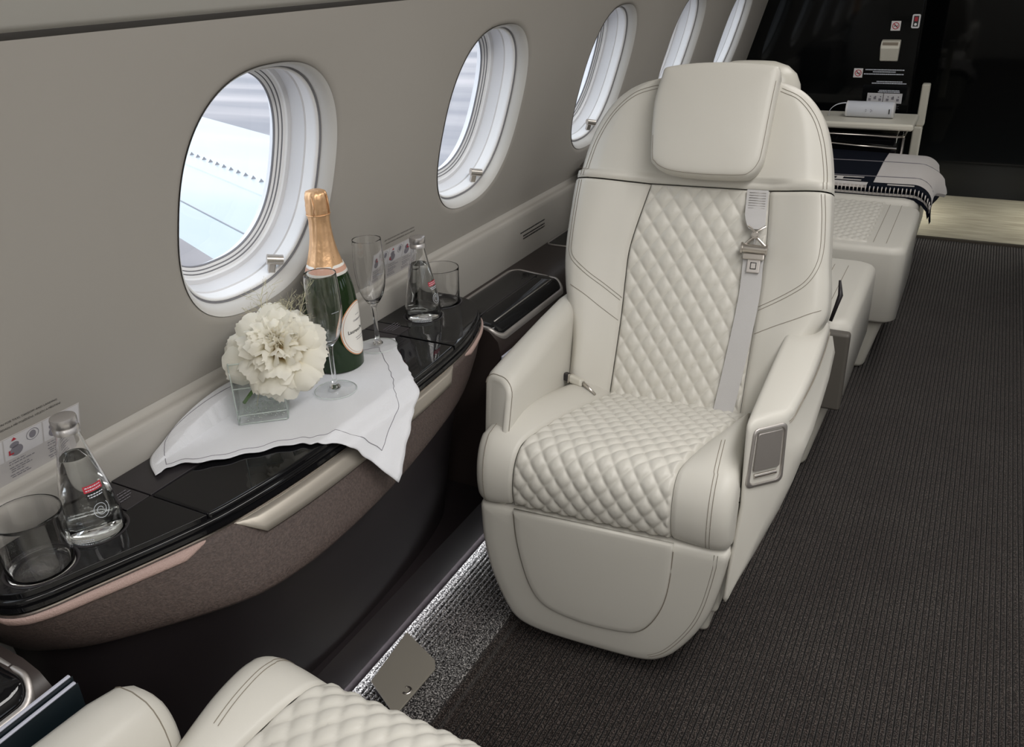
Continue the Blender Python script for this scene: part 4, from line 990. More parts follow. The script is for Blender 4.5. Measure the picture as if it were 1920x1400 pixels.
for sx_ in (1, -1):
    b = MB(); rings = []
    for y, hw, zt in ((0.150, 0.020, 0.470), (0.152, 0.030, 0.486), (0.160, 0.038, 0.500), (0.175, 0.043, 0.510), (0.21, 0.046, 0.517), (0.30, 0.048, 0.522), (0.45, 0.048, 0.524), (0.60, 0.048, 0.524)):
        ring = [(0.266 + hw * 0.92, y, 0.20), (0.266 + hw, y, 0.38)]
        for k in range(13):
            a = PI * k / 12; ring.append((0.266 + hw * math.copysign(abs(cos(a)) ** 0.55, cos(a)), y, 0.43 + (zt - 0.43) * sin(a) ** 0.55 - 0.018 * max(0, -cos(a)) ))
        ring += [(0.266 - hw, y, 0.38), (0.266 - hw * 0.92, y, 0.20)]
        rings.append(ring)
    if sx_ < 0: rings = [[(-0.012 - x, y, z) for x, y, z in r][::-1] for r in rings]
    b.loft(rings); arm_ = b.build('armrest', M['leather'], near_seat, crease=75)
    b = MB(); b.tube([Vector(p) + Vector((0, -0.0006, 0.0002)) for p in rings[3][1:-1]], 0.0007, 5, cap=False); b.build('stitching', M['stitch'], arm_)

# ------------------------------------------------------------------ rear club seats beyond the armchair
def cushion(name, x0, x1, y0, y1, z0, z1, parent, quilt=None, r=0.03, mat_=None, nx=None, ny=None, slope=0.0, stitch=True):
    """soft box cushion; quilt = (x0, x1, y0, y1) region with diamonds"""
    mat_ = mat_ or M['leather']; b = MB(); rings = []
    X, Y = (x0 + x1) / 2, (y0 + y1) / 2
    for g, z in ((-0.012, z0), (0, z0 + 0.012), (0, z1 - r), (-0.10 * r, z1 - 0.6 * r), (-0.34 * r, z1 - 0.25 * r), (-0.72 * r, z1 - 0.05 * r), (-1.1 * r, z1)):
        rings.append([(X + x, Y + y, z + slope * y) for x, y in round_rect(0, 0, x1 - x0 + 2 * g, y1 - y0 + 2 * g, 0.04, 5)])
    b.loft(rings); o = b.build(name, mat_, parent)
    if quilt:
        qx0, qx1, qy0, qy1 = quilt
        def fn(s, t):
            x = qx0 + (qx1 - qx0) * s; y = qy0 + (qy1 - qy0) * t; d = min(x - qx0, qx1 - x, y - qy0, qy1 - y)
            return (x, y, z1 + slope * (y - Y) + quilt_h(x, y - qy0, 0.034, 0.034, 1, depth=0.0065, h_over_w=1.3) * smoothstep(0, 0.008, d) + 0.0008 - 0.004 * (1 - smoothstep(0, 0.004, d)))
        b = MB(); b.grid(fn, nx or 110, ny or 110); b.build('quilted_insert', mat_, o)
        if stitch:
            for g in (0.014, 0.05):
                pts = [(x, y, z1 + slope * (y - Y) + 0.0005) for x, y in ((qx1 + g, qy0 + 0.01), (qx1 + g, qy1 - 0.01))]
                b = MB(); b.tube(pts, 0.0007, 5, cap=False); b.build('stitching', M['stitch'], o)
    return o
B_ = empty('club_seat', (-0.52, 2.25, 0), 0, 'cream club seat facing away, right behind the main armchair', 'seat')
cushion('seat_cushion', -0.265, 0.345, -0.275, 0.235, 0.215, 0.425, B_, (-0.20, 0.225, -0.24, 0.17), 0.025)
b = MB(); b.box((0.040, -0.288, 0.312), (0.614, 0.030, 0.20)); bevel_obj(b.build('rear_panel', M['leather_grey'], B_), 0.008)
b = MB(); b.loft([[(-0.24, -0.24, 0), (0.275, -0.24, 0), (0.275, 0.20, 0), (-0.24, 0.20, 0)], [(-0.25, -0.262, 0.225), (0.325, -0.262, 0.225), (0.325, 0.22, 0.225), (-0.25, 0.22, 0.225)]])
bevel_obj(b.build('base', M['leather_body'], B_, smooth=False), 0.02)
# its backrest leans back towards us and stays low behind the armchair
b = MB(); rings = []
for q, hw in ((0.0, 0.22), (0.15, 0.235), (0.30, 0.235), (0.40, 0.215), (0.46, 0.17), (0.485, 0.12)):
    y = -0.19 - q * 0.10; z = 0.43 + q
    rings.append([(-0.052 + x * hw / 0.235, y + yy, z) for x, yy in round_rect(0, 0, 0.44, 0.11, 0.05, 5)])
b.loft(rings); b.build('backrest', M['leather'], B_)
b = MB(); rings = []
for q, sx in ((-0.10, 0.86), (-0.085, 0.97), (-0.05, 1.0), (0.0, 1.0), (0.03, 0.96), (0.052, 0.87), (0.068, 0.70), (0.077, 0.45), (0.079, 0.2)):
    rings.append([(0.052 + x * sx, -0.20 + y * sx, 0.915 + q) for x, y in round_rect(0, 0, 0.22, 0.10, 0.048, 6)])
b.loft(rings); b.build('headrest', M['leather_body'], B_)
b = MB(); b.tube([(0.300, -0.30, 0.44), (0.312, -0.285, 0.50), (0.305, -0.27, 0.53)], [0.004, 0.006, 0.003], 8); b.build('recline_lever', M['satin_black'], B_)

C_ = empty('berth_seat', (-0.50, 3.10, 0), 0, 'cream quilted seat folded flat into a bed beneath the wool blanket', 'seat')
cushion('seat_cushion', -0.285, 0.385, -0.50, 0.02, 0.19, 0.425, C_, (-0.22, 0.275, -0.455, 0.015), 0.02, nx=120, ny=110)
cushion('backrest', -0.285, 0.375, 0.03, 0.57, 0.24, 0.44, C_, None, 0.03)
b = MB(); b.loft([[(-0.26, -0.42, 0), (0.31, -0.42, 0), (0.31, 0.55, 0), (-0.26, 0.55, 0)], [(-0.28, -0.47, 0.22), (0.36, -0.47, 0.22), (0.36, 0.58, 0.22), (-0.28, 0.58, 0.22)]])
bevel_obj(b.build('base', M['leather_body'], C_, smooth=False), 0.02)
# grey padded arm block by the wall
g_ = empty('console_bolster', (-0.878, 2.40, 0.531), 0, 'taupe padded block on the wall console behind the main armchair', 'cushion')
rbox('pad', (0, 0, 0.0885), (0.17, 0.42, 0.176), M['leather_grey'], g_, 0.022)
b = MB(); b.tube([(x * 0.97, y * 0.985, 0.160) for x, y in round_rect(0, 0, 0.176, 0.426, 0.02, 5)] , 0.0008, 5); b.build('stitching', M['stitch'], g_)

# ------------------------------------------------------------------ blanket folded over the berth
BL_ = empty('wool_blanket', (-0.42, 3.40, 0.44), 0, 'folded navy and cream wool blanket with H pattern hanging over the seat edge', 'blanket')
def blanket_surface(x, y, layer):
    """x from the wall outwards; drops over the seat edge"""
    edge = 0.265 ; z = 0.030 + 0.012 * layer + 0.006 * sin(9 * y + x * 4)
    r = 0.06
    if x < edge: return Vector((x, y, z))
    d = x - edge; a = min(d / r, PI / 2); y0_ = y; gs = math.exp(-((y - 0.05) / 0.07) ** 2); fl_ = (0.006 + 0.030 * gs) * smoothstep(0.02, 0.12, d)
    if d < r * PI / 2: return Vector((edge + r * sin(a) + fl_, y, z - r * (1 - cos(a)) + fl_ * 0.4))
    e = d - r * PI / 2
    return Vector((edge + r + 0.02 * sin(y * 14) * min(1, e * 8) + e * 0.10 + fl_, y, z - r - e))
def blanket_piece(name, x0, x1, y0, y1, layer, material, nx=10, ny=8, drop_fn=None, par=BL_):
    b = MB()
    def top(s, t):
        x = x0 + (x1 - x0) * s; y = y0 + (y1 - y0) * t
        if drop_fn: x = x0 + (drop_fn(y) - x0) * s
        return blanket_surface(x, y, layer)
    def bot(s, t): return top(s, t) + Vector((-0.004, 0, -0.010))
    b.grid(top, nx, ny); b.grid(lambda s, t: bot(1 - s, t), nx, ny)
    # rim
    path = [(s / nx, 0) for s in range(nx + 1)] + [(1, t / ny) for t in range(1, ny + 1)] + [(1 - s / nx, 1) for s in range(1, nx + 1)] + [(0, 1 - t / ny) for t in range(1, ny)]
    b.loft([[top(*p) for p in path], [bot(*p) for p in path]], cap=False)
    return b.build(name, material, par)
drop = lambda y: 0.405 - 0.035 * smoothstep(-0.2, -0.05, y) + 0.025 * math.exp(-((y - 0.05) / 0.06) ** 2) - 0.04 * smoothstep(0.10, 0.27, y)
# underneath layers
def fold_layer(k):
    b = MB(); y0, y1 = -0.245 + 0.004 * k, 0.24
    blanket_piece('folded_layer', -0.27, 0.36 - 0.012 * k, y0, y1, -1.9 + 0.62 * k, M['blanket_cream'] if k % 2 else M['blanket_navy'], 24, 6)
for k in range(3): fold_layer(k)
# top layer in its colour blocks
blanket_piece('navy_panel', -0.33, 0.135, -0.205, 0.27, 1, M['blanket_navy'], 12, 12)
blanket_piece('cream_panel', 0.137, 0.40, -0.205, 0.27, 1, M['blanket_cream'], 26, 16, drop)
blanket_piece('hem_strip', -0.33, 0.12, -0.248, -0.207, 0.9, M['blanket_cream'], 10, 3)
blanket_piece('navy_corner', 0.122, 0.41, -0.252, -0.207, 1.0, M['blanket_navy'], 26, 3)
for yy in (-0.13, 0.08):
    blanket_piece('woven_line', -0.33, 0.40, yy, yy + 0.006, 1.12, M['blanket_line'], 34, 1, drop)
b = MB()
for k in range(12):
    y = -0.205 + 0.475 * k / 12; 
b.tube([Vector((-0.115, -0.20, 0.0440)), Vector((-0.10, 0.0, 0.049)), Vector((-0.085, 0.26, 0.046))], 0.0025, 5); b.build('woven_line', M['blanket_line'], BL_)
# letter H woven in cream
def letter_box(x0, x1, y0, y1):
    blanket_piece('woven_letter', x0, x1, y0, y1, 1.14, M['blanket_cream'], 6, 2)
letter_box(-0.055, 0.100, -0.155, -0.146); letter_box(-0.060, 0.095, -0.197, -0.188)
letter_box(0.010, 0.032, -0.188, -0.155)
letter_box(0.185, 0.27, -0.236, -0.226)
# blanket-stitch fringe along the front edge
b = MB()
for k in range(52):
    x = -0.31 + 0.0130 * k; p = blanket_surface(x, -0.252, 0.3); q = blanket_surface(x, -0.252, -1.0)
    b.tube([p + Vector((0, 0.002, 0.006)), p + Vector((0, -0.006, -0.004)), q + Vector((0, -0.004, -0.004))], 0.0017, 4)
o = b.build('blanket_stitch', M['blanket_cream'], BL_); o['kind'] = 'stuff'

# ------------------------------------------------------------------ shelf with speaker, signs on the black bulkhead
sh = empty('credenza', (-0.56, 3.86, 0.0), 0, 'black credenza with cream top and chrome rail against the black bulkhead', 'cabinet')
rbox('top_board', (0.0, -0.095, 0.586), (0.70, 0.26, 0.026), M['cream_top'], sh, 0.010)
rbox('cabinet', (-0.015, -0.075, 0.28), (0.62, 0.20, 0.55), M['gloss_black'], sh, 0.006)
b = MB(); b.tube([(-0.33, -0.20, 0.555), (0.0, -0.215, 0.552), (0.30, -0.205, 0.548), (0.318, -0.17, 0.545), (0.320, -0.02, 0.545)], 0.004, 8); b.build('chrome_rail', M['steel'], sh)
b = MB(); b.tube([(-0.33, -0.19, 0.525), (-0.1, -0.198, 0.520), (0.15, -0.19, 0.505), (0.30, -0.185, 0.50)], 0.005, 8); b.build('chrome_pull', M['steel'], sh)
b = MB(); b.tube([(0.318, -0.165, 0.54), (0.316, -0.165, 0.28), (0.30, -0.165, 0.02)], 0.005, 8); b.build('corner_post', M['steel_matte'], sh)

spk = empty('speaker', (-0.385, 3.76, 0.599), math.radians(-1.5), 'small white cylindrical speaker with carry strap on the cream shelf top', 'speaker')
b = MB(); rings = []; 
for x, r in ((-0.088, 0.020), (-0.088, 0.0255), (-0.086, 0.0285), (-0.082, 0.0295), (0.082, 0.0295), (0.086, 0.0285), (0.088, 0.0255), (0.088, 0.020)):
    rings.append([(x, r * cos(a), 0.0315 + r * 1.03 * sin(a)) for a in [2 * PI * k / 28 for k in range(28)]])
b.loft(rings); b.build('body', M['speaker'], spk, crease=60)
for s in (-1, 1):
    b = MB(); b.loft([[(s * x, r * cos(a), 0.0315 + r * sin(a)) for a in [2 * PI * k / 28 for k in range(28)]] for x, r in ((0.083, 0.0300), (0.0885, 0.0308), (0.090, 0.0285), (0.0895, 0.015))]); b.build('end_cap', M['frame_white'], spk, crease=50)
b = MB(); b.box((0.074, -0.0290, 0.030), (0.004, 0.004, 0.018)); b.build('badge', M['ink'], spk, smooth=False)
b = MB()
for dx, dz in ((-0.012, 0.003), (-0.012, -0.003), (0.006, 0.004), (0.010, 0.0), (0.006, -0.004)): b.box((dx, -0.0306, 0.0315 + dz), (0.004, 0.0012, 0.0015))
b.build('control_marks', M['ink_grey'], spk, smooth=False)
b = MB(); cp = curve_pts([(-0.086, 0, 0.050), (-0.10, 0, 0.053), (-0.130, -0.005, 0.045), (-0.15, -0.01, 0.026), (-0.152, -0.012, 0.004)], 20)
b.loft([[p + Vector((0, y, z)) for y, z in ((-0.006, -0.0015), (0.006, -0.0015), (0.006, 0.0015), (-0.006, 0.0015))] for p in cp]); b.build('strap', M['speaker'], spk, crease=40)

YB = 3.9985
def wallY(x, z): return frame_mat((x, YB, z), (1, 0, 0), (0, 0, 1), (0, -1, 0))
def no_smoking(x, z, label, s=0.036):
    r = empty('no_smoking_sign', (x, YB, z), 0, label, 'sign')
    I = Matrix.Translation((-x, -YB, -z))
    rbox('plate', (0, 0, 0), (s, 0.0014, s * 1.02), M['sticker'], r, 0.0006, seg=1)
    b = MB(); n = 32
    for k in range(n):
        a0, a1 = 2 * PI * k / n, 2 * PI * (k + 1) / n; R1, R2 = s * 0.37, s * 0.29
        b.add([(R1 * cos(a0), -0.0009, R1 * sin(a0)), (R1 * cos(a1), -0.0009, R1 * sin(a1)), (R2 * cos(a1), -0.0009, R2 * sin(a1)), (R2 * cos(a0), -0.0009, R2 * sin(a0))], [(0, 1, 2, 3)])
    d = s * 0.24; e = s * 0.035
    b.add([(-d - e, -0.0010, d - e), (-d + e, -0.0010, d + e), (d + e, -0.0010, -d + e), (d - e, -0.0010, -d - e)], [(0, 1, 2, 3)])
    b.build('prohibition_ring', M['ink_red'], r, smooth=False)
    b = MB(); b.box((0.0, -0.00085, -0.001), (s * 0.42, 0.0004, s * 0.075)); b.box((s * 0.20, -0.00085, s * 0.08), (s * 0.04, 0.0004, s * 0.12)); b.build('cigarette', M['ink'], r, smooth=False)
no_smoking(-0.358, 0.921, 'white no-smoking sticker higher up the black bulkhead, beside the cream holder')
no_smoking(-0.477, 0.738, 'white no-smoking sticker lower on the black bulkhead, left of the white printed lines')
def notice(x, z, rows, label, h=0.004):
    r = empty('printed_notice', (x, YB, z), 0, label, 'sign')
    microtext('printed_lines', frame_mat((0, -0.0004, 0), (1, 0, 0), (0, 0, 1), (0, -1, 0)), rows, M['ink_white'], r, h)
notice(-0.45, 0.742, [(0.0, 0.150, 0.010), (0.03, 0.118, 0.002), (-0.004, 0.150, -0.007)], 'three lines of white print beside the lower no-smoking sticker')
notice(-0.40, 0.702, [(-0.0, 0.10, 0.004), (-0.018, 0.115, -0.003)], 'two lines of white print in the middle of the black bulkhead')
notice(-0.385, 0.668, [(0.0, 0.078, 0.003), (-0.004, 0.080, -0.003)], 'short white heading above the pictogram card on the bulkhead')
pc = empty('pictogram_card', (-0.365, YB, 0.640), 0, 'pale blue two-part pictogram card on the black bulkhead behind the speaker', 'sign')
for k, (cx_, w_) in enumerate(((-0.033, 0.062), (0.036, 0.072))):
    p = rbox('card_panel', (cx_, 0, 0), (w_, 0.0014, 0.040), M['card2'], pc, 0.0005, seg=1)
    b = MB()
    for q in range(3):
        b.box((cx_ - 0.02 + 0.02 * q, -0.001, -0.006 + 0.006 * (q % 2)), (0.010, 0.0004, 0.010)); b.box((cx_ - 0.018 + 0.02 * q, -0.001, 0.006), (0.005, 0.0004, 0.005))
    b.build('pictogram', M['ink_grey'], p, smooth=False)
microtext('printed_lines', frame_mat((0.02, -0.0004, -0.03), (1, 0, 0), (0, 0, 1), (0, -1, 0)), [(0, 0.045, 0.0), (0, 0.04, -0.005), (0, 0.045, -0.010), (0, 0.03, -0.015)], M['ink_grey'], pc, 0.0014)
# cream holder and red/white switch plate
h_ = empty('cup_holder', (-0.365, 4.0, 0.785), 0, 'cream upright holder on the black bulkhead below the no-smoking sticker', 'holder')
b = MB(); b.loft([[(-0.034, -0.001, 0.0), (0.034, -0.001, 0.0), (0.034, -0.022, 0.004), (-0.034, -0.022, 0.004)], [(-0.036, -0.001, 0.06), (0.036, -0.001, 0.06), (0.036, -0.046, 0.056), (-0.036, -0.046, 0.056)], [(-0.036, -0.001, 0.085), (0.036, -0.001, 0.085), (0.036, -0.030, 0.080), (-0.036, -0.030, 0.080)]])
bevel_obj(b.build('shell', M['cream_top'], h_, smooth=False), 0.004)
b = MB(); b.box((0, -0.034, 0.0705), (0.058, 0.012, 0.012)); b.build('slot', M['bronze'], h_, smooth=False)
s_ = empty('switch_plate', (-0.286, 4.0, 0.938), 0, 'small silver-framed switch plate with red upper and white lower button', 'switch')
o = slab('frame', round_rect(0, 0, 0.030, 0.052, 0.006, 4), 0, 0.003, M['frame_white'], s_); o.matrix_local = frame_mat((0, -0.0002, 0), (1, 0, 0), (0, 0, 1), (0, -1, 0))
rbox('panel', (0, -0.0036, 0), (0.019, 0.001, 0.040), M['ink'], s_, 0.0004, seg=1)
rbox('red_window', (0, -0.0044, 0.008), (0.012, 0.001, 0.016), M['ink_red'], s_, 0.0004, seg=1)
b = MB(); b.loft([[(0.005 * cos(a), y, -0.0115 + 0.005 * sin(a)) for a in [2 * PI * k / 16 for k in range(16)]] for y in (-0.003, -0.006)]); b.build('white_button', M['white_plastic'], s_, smooth=False)

# ------------------------------------------------------------------ metal plate on the carpet
mp = empty('metal_plate', (-0.76, 0.93, 0.018), 0, 'brushed metal plate with clipped corner and round notch on the light carpet strip', 'plate')
pl2 = [(-0.802, 0.885), (-0.716, 0.838), (-0.712, 0.962), (-0.724, 0.980), (-0.814, 1.020)]
pl2 = [(x + 0.76, y - 0.93) for x, y in pl2]
slab('plate', pl2, 0.022, 0.026, M['plate'], mp, 0.0008, 2)
b = MB(); b.lathe([(0.006, 0.0262), (0.0062, 0.0275), (0.0085, 0.0278), (0.0098, 0.0262)], 24, (0.030, -0.035, 0), -PI * 0.6, PI * 0.75); b.build('finger_notch', M['steel'], mp)
rbox('plate_foot', (-0.006, 0.0, 0.011), (0.05, 0.10, 0.022), M['satin_black'], mp, 0.003)

# ------------------------------------------------------------------ linen napkin
A = [(-0.909, 0.638, .6015), (-0.905, 0.668, .6015), (-0.866, 0.698, .6015), (-0.828, 0.743, .6015), (-0.787, 0.786, .6015), (-0.760, 0.800, .6015), (-0.741, 0.831, .588), (-0.717, 0.853, .557), (-0.688, 0.880, .508)]
Bc = [(-0.688, 0.880, .508), (-0.695, 0.915, .534), (-0.708, 0.955, .560), (-0.724, 0.992, .577), (-0.740, 1.020, .590), (-0.762, 1.044, .6015), (-0.786, 1.068, .6015), (-0.830, 1.108, .6015), (-0.873, 1.158, .6015)]
Cc = [(-0.957, 0.690, .608), (-0.9585, 0.735, .628), (-0.9585, 0.79, .641), (-0.9585, 0.85, .643), (-0.9585, 0.93, .630), (-0.9575, 1.00, .612), (-0.948, 1.07, .602), (-0.916, 1.135, .6015), (-0.873, 1.158, .6015)]
Dc = [(-0.909, 0.638, .6015), (-0.938, 0.655, .6015), (-0.955, 0.672, .602), (-0.957, 0.690, .608)]
NN = 72
eA, eB, eC, eD = (curve_pts(q, NN) for q in (A, Bc, Cc, Dc))
for k in range(3, NN - 2):     # gently scalloped hem
    eA[k] = eA[k] + Vector((0.7, -0.7, 0)) * 0.0022 * sin(k * 0.95); eB[k] = eB[k] + Vector((0.5, 0.7, 0)) * 0.0012 * sin(k * 0.85)
P00, P10, P11, P01 = eA[0], eA[-1], eB[-1], eD[-1]
def napkin_pt(s, t):
    i, j = min(int(s * NN + 0.5), NN), min(int(t * NN + 0.5), NN)
    p = eA[i] * (1 - t) + eC[i] * t + eD[j] * (1 - s) + eB[j] * s - (P00 * (1 - s) * (1 - t) + P10 * s * (1 - t) + P11 * s * t + P01 * (1 - s) * t)
    x, y, z = p
    fx = F(y)
    wr = 0.0022 * (0.5 + 0.5 * sin(28 * x + 11 * y)) + 0.0034 * max(0, noise.noise(Vector((x * 16, y * 16, 3))))
    edge = min(s, 1 - s, t, 1 - t)
    if x < fx - 0.004:
        zt = 0.6012 + wr
        if x < -0.93: z = max(z, zt)
        else: z = zt + 0.35 * max(0, z - 0.6015) * smoothstep(-0.90, -0.955, x)
    else:
        k = smoothstep(fx - 0.004, fx + 0.012, x)
        z = min(z, 0.6012) * 1.0 if z < 0.6 else 0.6012 - 0.012 * k
        x = max(x, fx + (0.021 + max(0, 0.598 - z) * 0.42) * smoothstep(0.6005, 0.588, z)) + 0.0035 * sin(y * 55 + z * 30) * smoothstep(0.56, 0.52, z)
    return Vector((x, y, z))
nap = empty('linen_napkin', (-0.85, 0.9, 0.6), 0, 'white hemmed linen napkin draped over the black side table and hanging off its edge', 'napkin')
off = nap.location
grid_pts = [[napkin_pt(i / NN, j / NN) - Vector(off) for i in range(NN + 1)] for j in range(NN + 1)]
# slightly wavy hem
b = MB(); b.grid(lambda s, t: grid_pts[int(round(t * NN))][int(round(s * NN))], NN, NN)
cl = b.build('cloth', M['linen'], nap); md = cl.modifiers.new('thickness', 'SOLIDIFY'); md.thickness = 0.0011; md.offset = 1.0
b = MB(); q = 6; pts = [grid_pts[q][i] for i in range(q, NN - q + 1)] + [grid_pts[j][NN - q] for j in range(q + 1, NN - q + 1)] + [grid_pts[NN - q][i] for i in range(NN - q - 1, q - 1, -1)] + [grid_pts[j][q] for j in range(NN - q - 1, q - 1, -1)]
hemn = []
for p_ in pts:
    hemn.append(p_ + (Vector((0, 0, 0.0014)) if p_.z > -0.004 else Vector((0.0018, -0.0006, 0.0004))))
b.tube(hemn, 0.00045, 5, cap=False); b.build('hem_stitching', M['ink_grey'], cl)
ZN = 0.6045

# ------------------------------------------------------------------ glassware
def glass_lathe(name, outer, inner, material, parent, n=56):
    b = MB(); b.lathe(outer + inner[::-1], n); o = b.build(name, material, parent, weld=True); sharp(o, 60); return o
def tumbler(x, y, z, label):
    r = empty('tumbler', (x, y, z), 0, label, 'glass', 'clear tumblers in the table cup holders')
    glass_lathe('glass_body', [(0.0001, 0.0), (0.033, 0.0), (0.0355, 0.002), (0.0362, 0.006), (0.0365, 0.0095), (0.0373, 0.030), (0.0382, 0.055), (0.0392, 0.082), (0.0394, 0.0862), (0.0392, 0.0870), (0.0388, 0.0873)], [(0.0001, 0.0105), (0.026, 0.0105), (0.0310, 0.0115), (0.0340, 0.0140), (0.0350, 0.0185), (0.0359, 0.035), (0.0369, 0.058), (0.0380, 0.082), (0.0382, 0.0862), (0.0384, 0.0870)], M['thin_glass'], r)
tumbler(HOLD[0][0], HOLD[0][1], 0.5848, 'clear tumbler in the left cup holder, in front of the near water bottle')
tumbler(HOLD[3][0], HOLD[3][1], 0.5848, 'clear tumbler in the far cup holder, behind the far water bottle')
def bent(parent, name, shapes, rf, az, material, d=0.0004, z_off=0.0):
    """flat outline pieces wrapped on a body of revolution: shapes = list of quads/polys in (u across metres, v height)"""
    b = MB()
    for poly in shapes:
        pts = []
        for u, v in poly:
            r = rf(v + z_off) + d; a = az + u / r; pts.append((r * cos(a), r * sin(a), v + z_off))
        b.add(pts, [tuple(range(len(pts)))])
    return b.build(name, material, parent, smooth=False)
def bent_grid(parent, name, u0, u1, v0, v1, rf, az, material, d=0.0004, nu=16, nv=8, mask=None):
    b = MB()
    def fn(s, t):
        v = v0 + (v1 - v0) * t; w_ = 1.0
        if mask: w_ = mask(t)
        u = (u0 + u1) / 2 + (u1 - u0) * (s - 0.5) * w_; r = rf(v) + d; a = az + u / r
        return (r * cos(a), r * sin(a), v)
    b.grid(fn, nu, nv); return b.build(name, material, parent)
def bent_text(parent, name, body, size, u, v, rf, az, material, d=0.0007):
    cu = bpy.data.curves.new(name, 'FONT'); cu.body = body; cu.size = size; cu.align_x = 'CENTER'; cu.resolution_u = 2; cu.offset = size * 0.012
    t = bpy.data.objects.new('tmp', cu); me = bpy.data.meshes.new_from_object(t); bpy.data.objects.remove(t); me.materials.clear(); me.materials.append(material)
    for q in me.vertices:
        vv = v + q.co.y; r = rf(vv) + d; a = az + (u + q.co.x) / r
        q.co = (r * cos(a), r * sin(a), vv)
    o = bpy.data.objects.new(name, me); COL.objects.link(o); o.parent = parent; return o
def micro_rows(rows, h):
    rnd = random.Random(5); out = []
    for u0, u1, v in rows:
        u = u0
        while u < u1:
            w_ = min(rnd.uniform(0.001, 0.0032), u1 - u); out.append([(u, v - h / 2), (u + w_, v - h / 2), (u + w_, v + h / 2), (u, v + h / 2)]); u += w_ + 0.0007
    return out
def water_bottle(x, y, z, label, az):
    r = empty('water_bottle', (x, y, z), 0, label, 'bottle', 'small glass water bottles in the cup holders')
    prof = [(0.0001, 0.003), (0.022, 0.001), (0.0305, 0.0), (0.0335, 0.003), (0.0342, 0.010), (0.0342, 0.034), (0.0335, 0.044), (0.0300, 0.066), (0.0245, 0.095), (0.0185, 0.123), (0.0148, 0.142), (0.0133, 0.152), (0.0133, 0.160)]
    rf = lambda v: interp([(b_, a_) for a_, b_ in prof[2:]], v)
    inner = [(0.0001, 0.0075), (0.027, 0.0075), (0.0312, 0.010), (0.0318, 0.034), (0.0311, 0.044), (0.0276, 0.066), (0.0221, 0.095), (0.0161, 0.123), (0.0125, 0.142), (0.0112, 0.152), (0.0112, 0.160)]
    rs = lambda q, n_: [(p.x, p.y) for p in curve_pts([(a_, b_, 0) for a_, b_ in q], n_)]
    glass_lathe('bottle_body', prof[:3] + rs(prof[3:], 54), inner[:2] + rs(inner[2:], 50), M['thin_glass'], r)
    e = 0.0003
    wp = [(a_ - e, b_ + (0.0004 if b_ < 0.012 else 0)) for a_, b_ in rs(inner[2:], 50) if b_ < 0.119]
    b = MB(); b.lathe([(0, 0.0081), (0.0265, 0.0081)] + wp + [(wp[-1][0] - 0.0002, 0.1205), (0.006, 0.1200), (0, 0.1200)], 56); w_ = b.build('water', M['water'], r, weld=True); sharp(w_, 50)
    b = MB()
    cp = [(0.0001, 0.1735), (0.0125, 0.1735), (0.0143, 0.1725), (0.0146, 0.170), (0.0146, 0.1625), (0.0138, 0.1615), (0.0138, 0.160), (0.0146, 0.159), (0.0146, 0.1525), (0.0140, 0.152), (0.0134, 0.152)]
    v = []; n = 72
    for q, (rr, zz) in enumerate(cp):
        for k in range(n):
            kn = 0.0004 * (k % 2) if q in (3, 4, 7, 8) else 0
            a = 2 * PI * k / n; v.append(((rr + kn) * cos(a), (rr + kn) * sin(a), zz))
    b.add(v, [(q * n + k, q * n + (k + 1) % n, (q + 1) * n + (k + 1) % n, (q + 1) * n + k) for q in range(len(cp) - 1) for k in range(n)])
    c = b.build('screw_cap', M['cap'], r, crease=50)
    bent(c, 'cap_print', [[(u + 0.0, 0) for u in (0,)] ] * 0 + [[(0.0, 0.0)] * 3] * 0, rf, 0, M['ink_grey']) if False else None
    bent_grid(r, 'red_print', -0.0115, 0.0115, 0.0800, 0.0885, rf, az, M['ink_red'], nu=10, nv=3)
    bent(r, 'white_print', micro_rows([(-0.009, 0.010, 0.0765), (-0.008, 0.009, 0.0735), (-0.0095, 0.0095, 0.0825), (-0.0095, 0.0095, 0.0860)], 0.0013), rf, az, M['ink_white'], 0.0006)
    # curl motif and ring of print near the base
    b = MB(); pts = []
    for k in range(40):
        t = k / 39; ang = 4.2 * PI * t; rad = 0.003 + 0.009 * t; u = rad * cos(ang) * 0.9; vv = 0.055 + rad * sin(ang); rr = rf(vv) + 0.0005; a = az + u / rr
        pts.append((rr * cos(a), rr * sin(a), vv))
    b.tube(pts, 0.00035, 4); b.build('curl_motif', M['ink_white'], r)
    bent(r, 'white_print', micro_rows([(-0.060, -0.018, 0.0200), (-0.060, -0.018, 0.0170), (-0.058, -0.020, 0.0140), (-0.060, -0.018, 0.0110)], 0.0014), rf, az, M['ink_white'], 0.0006)
    return r
water_bottle(HOLD[1][0], HOLD[1][1], 0.5848, 'small glass water bottle with silver cap behind the near tumbler', math.radians(-10))
water_bottle(HOLD[2][0], HOLD[2][1], 0.5848, 'small glass water bottle with silver cap in front of the far tumbler', math.radians(0))
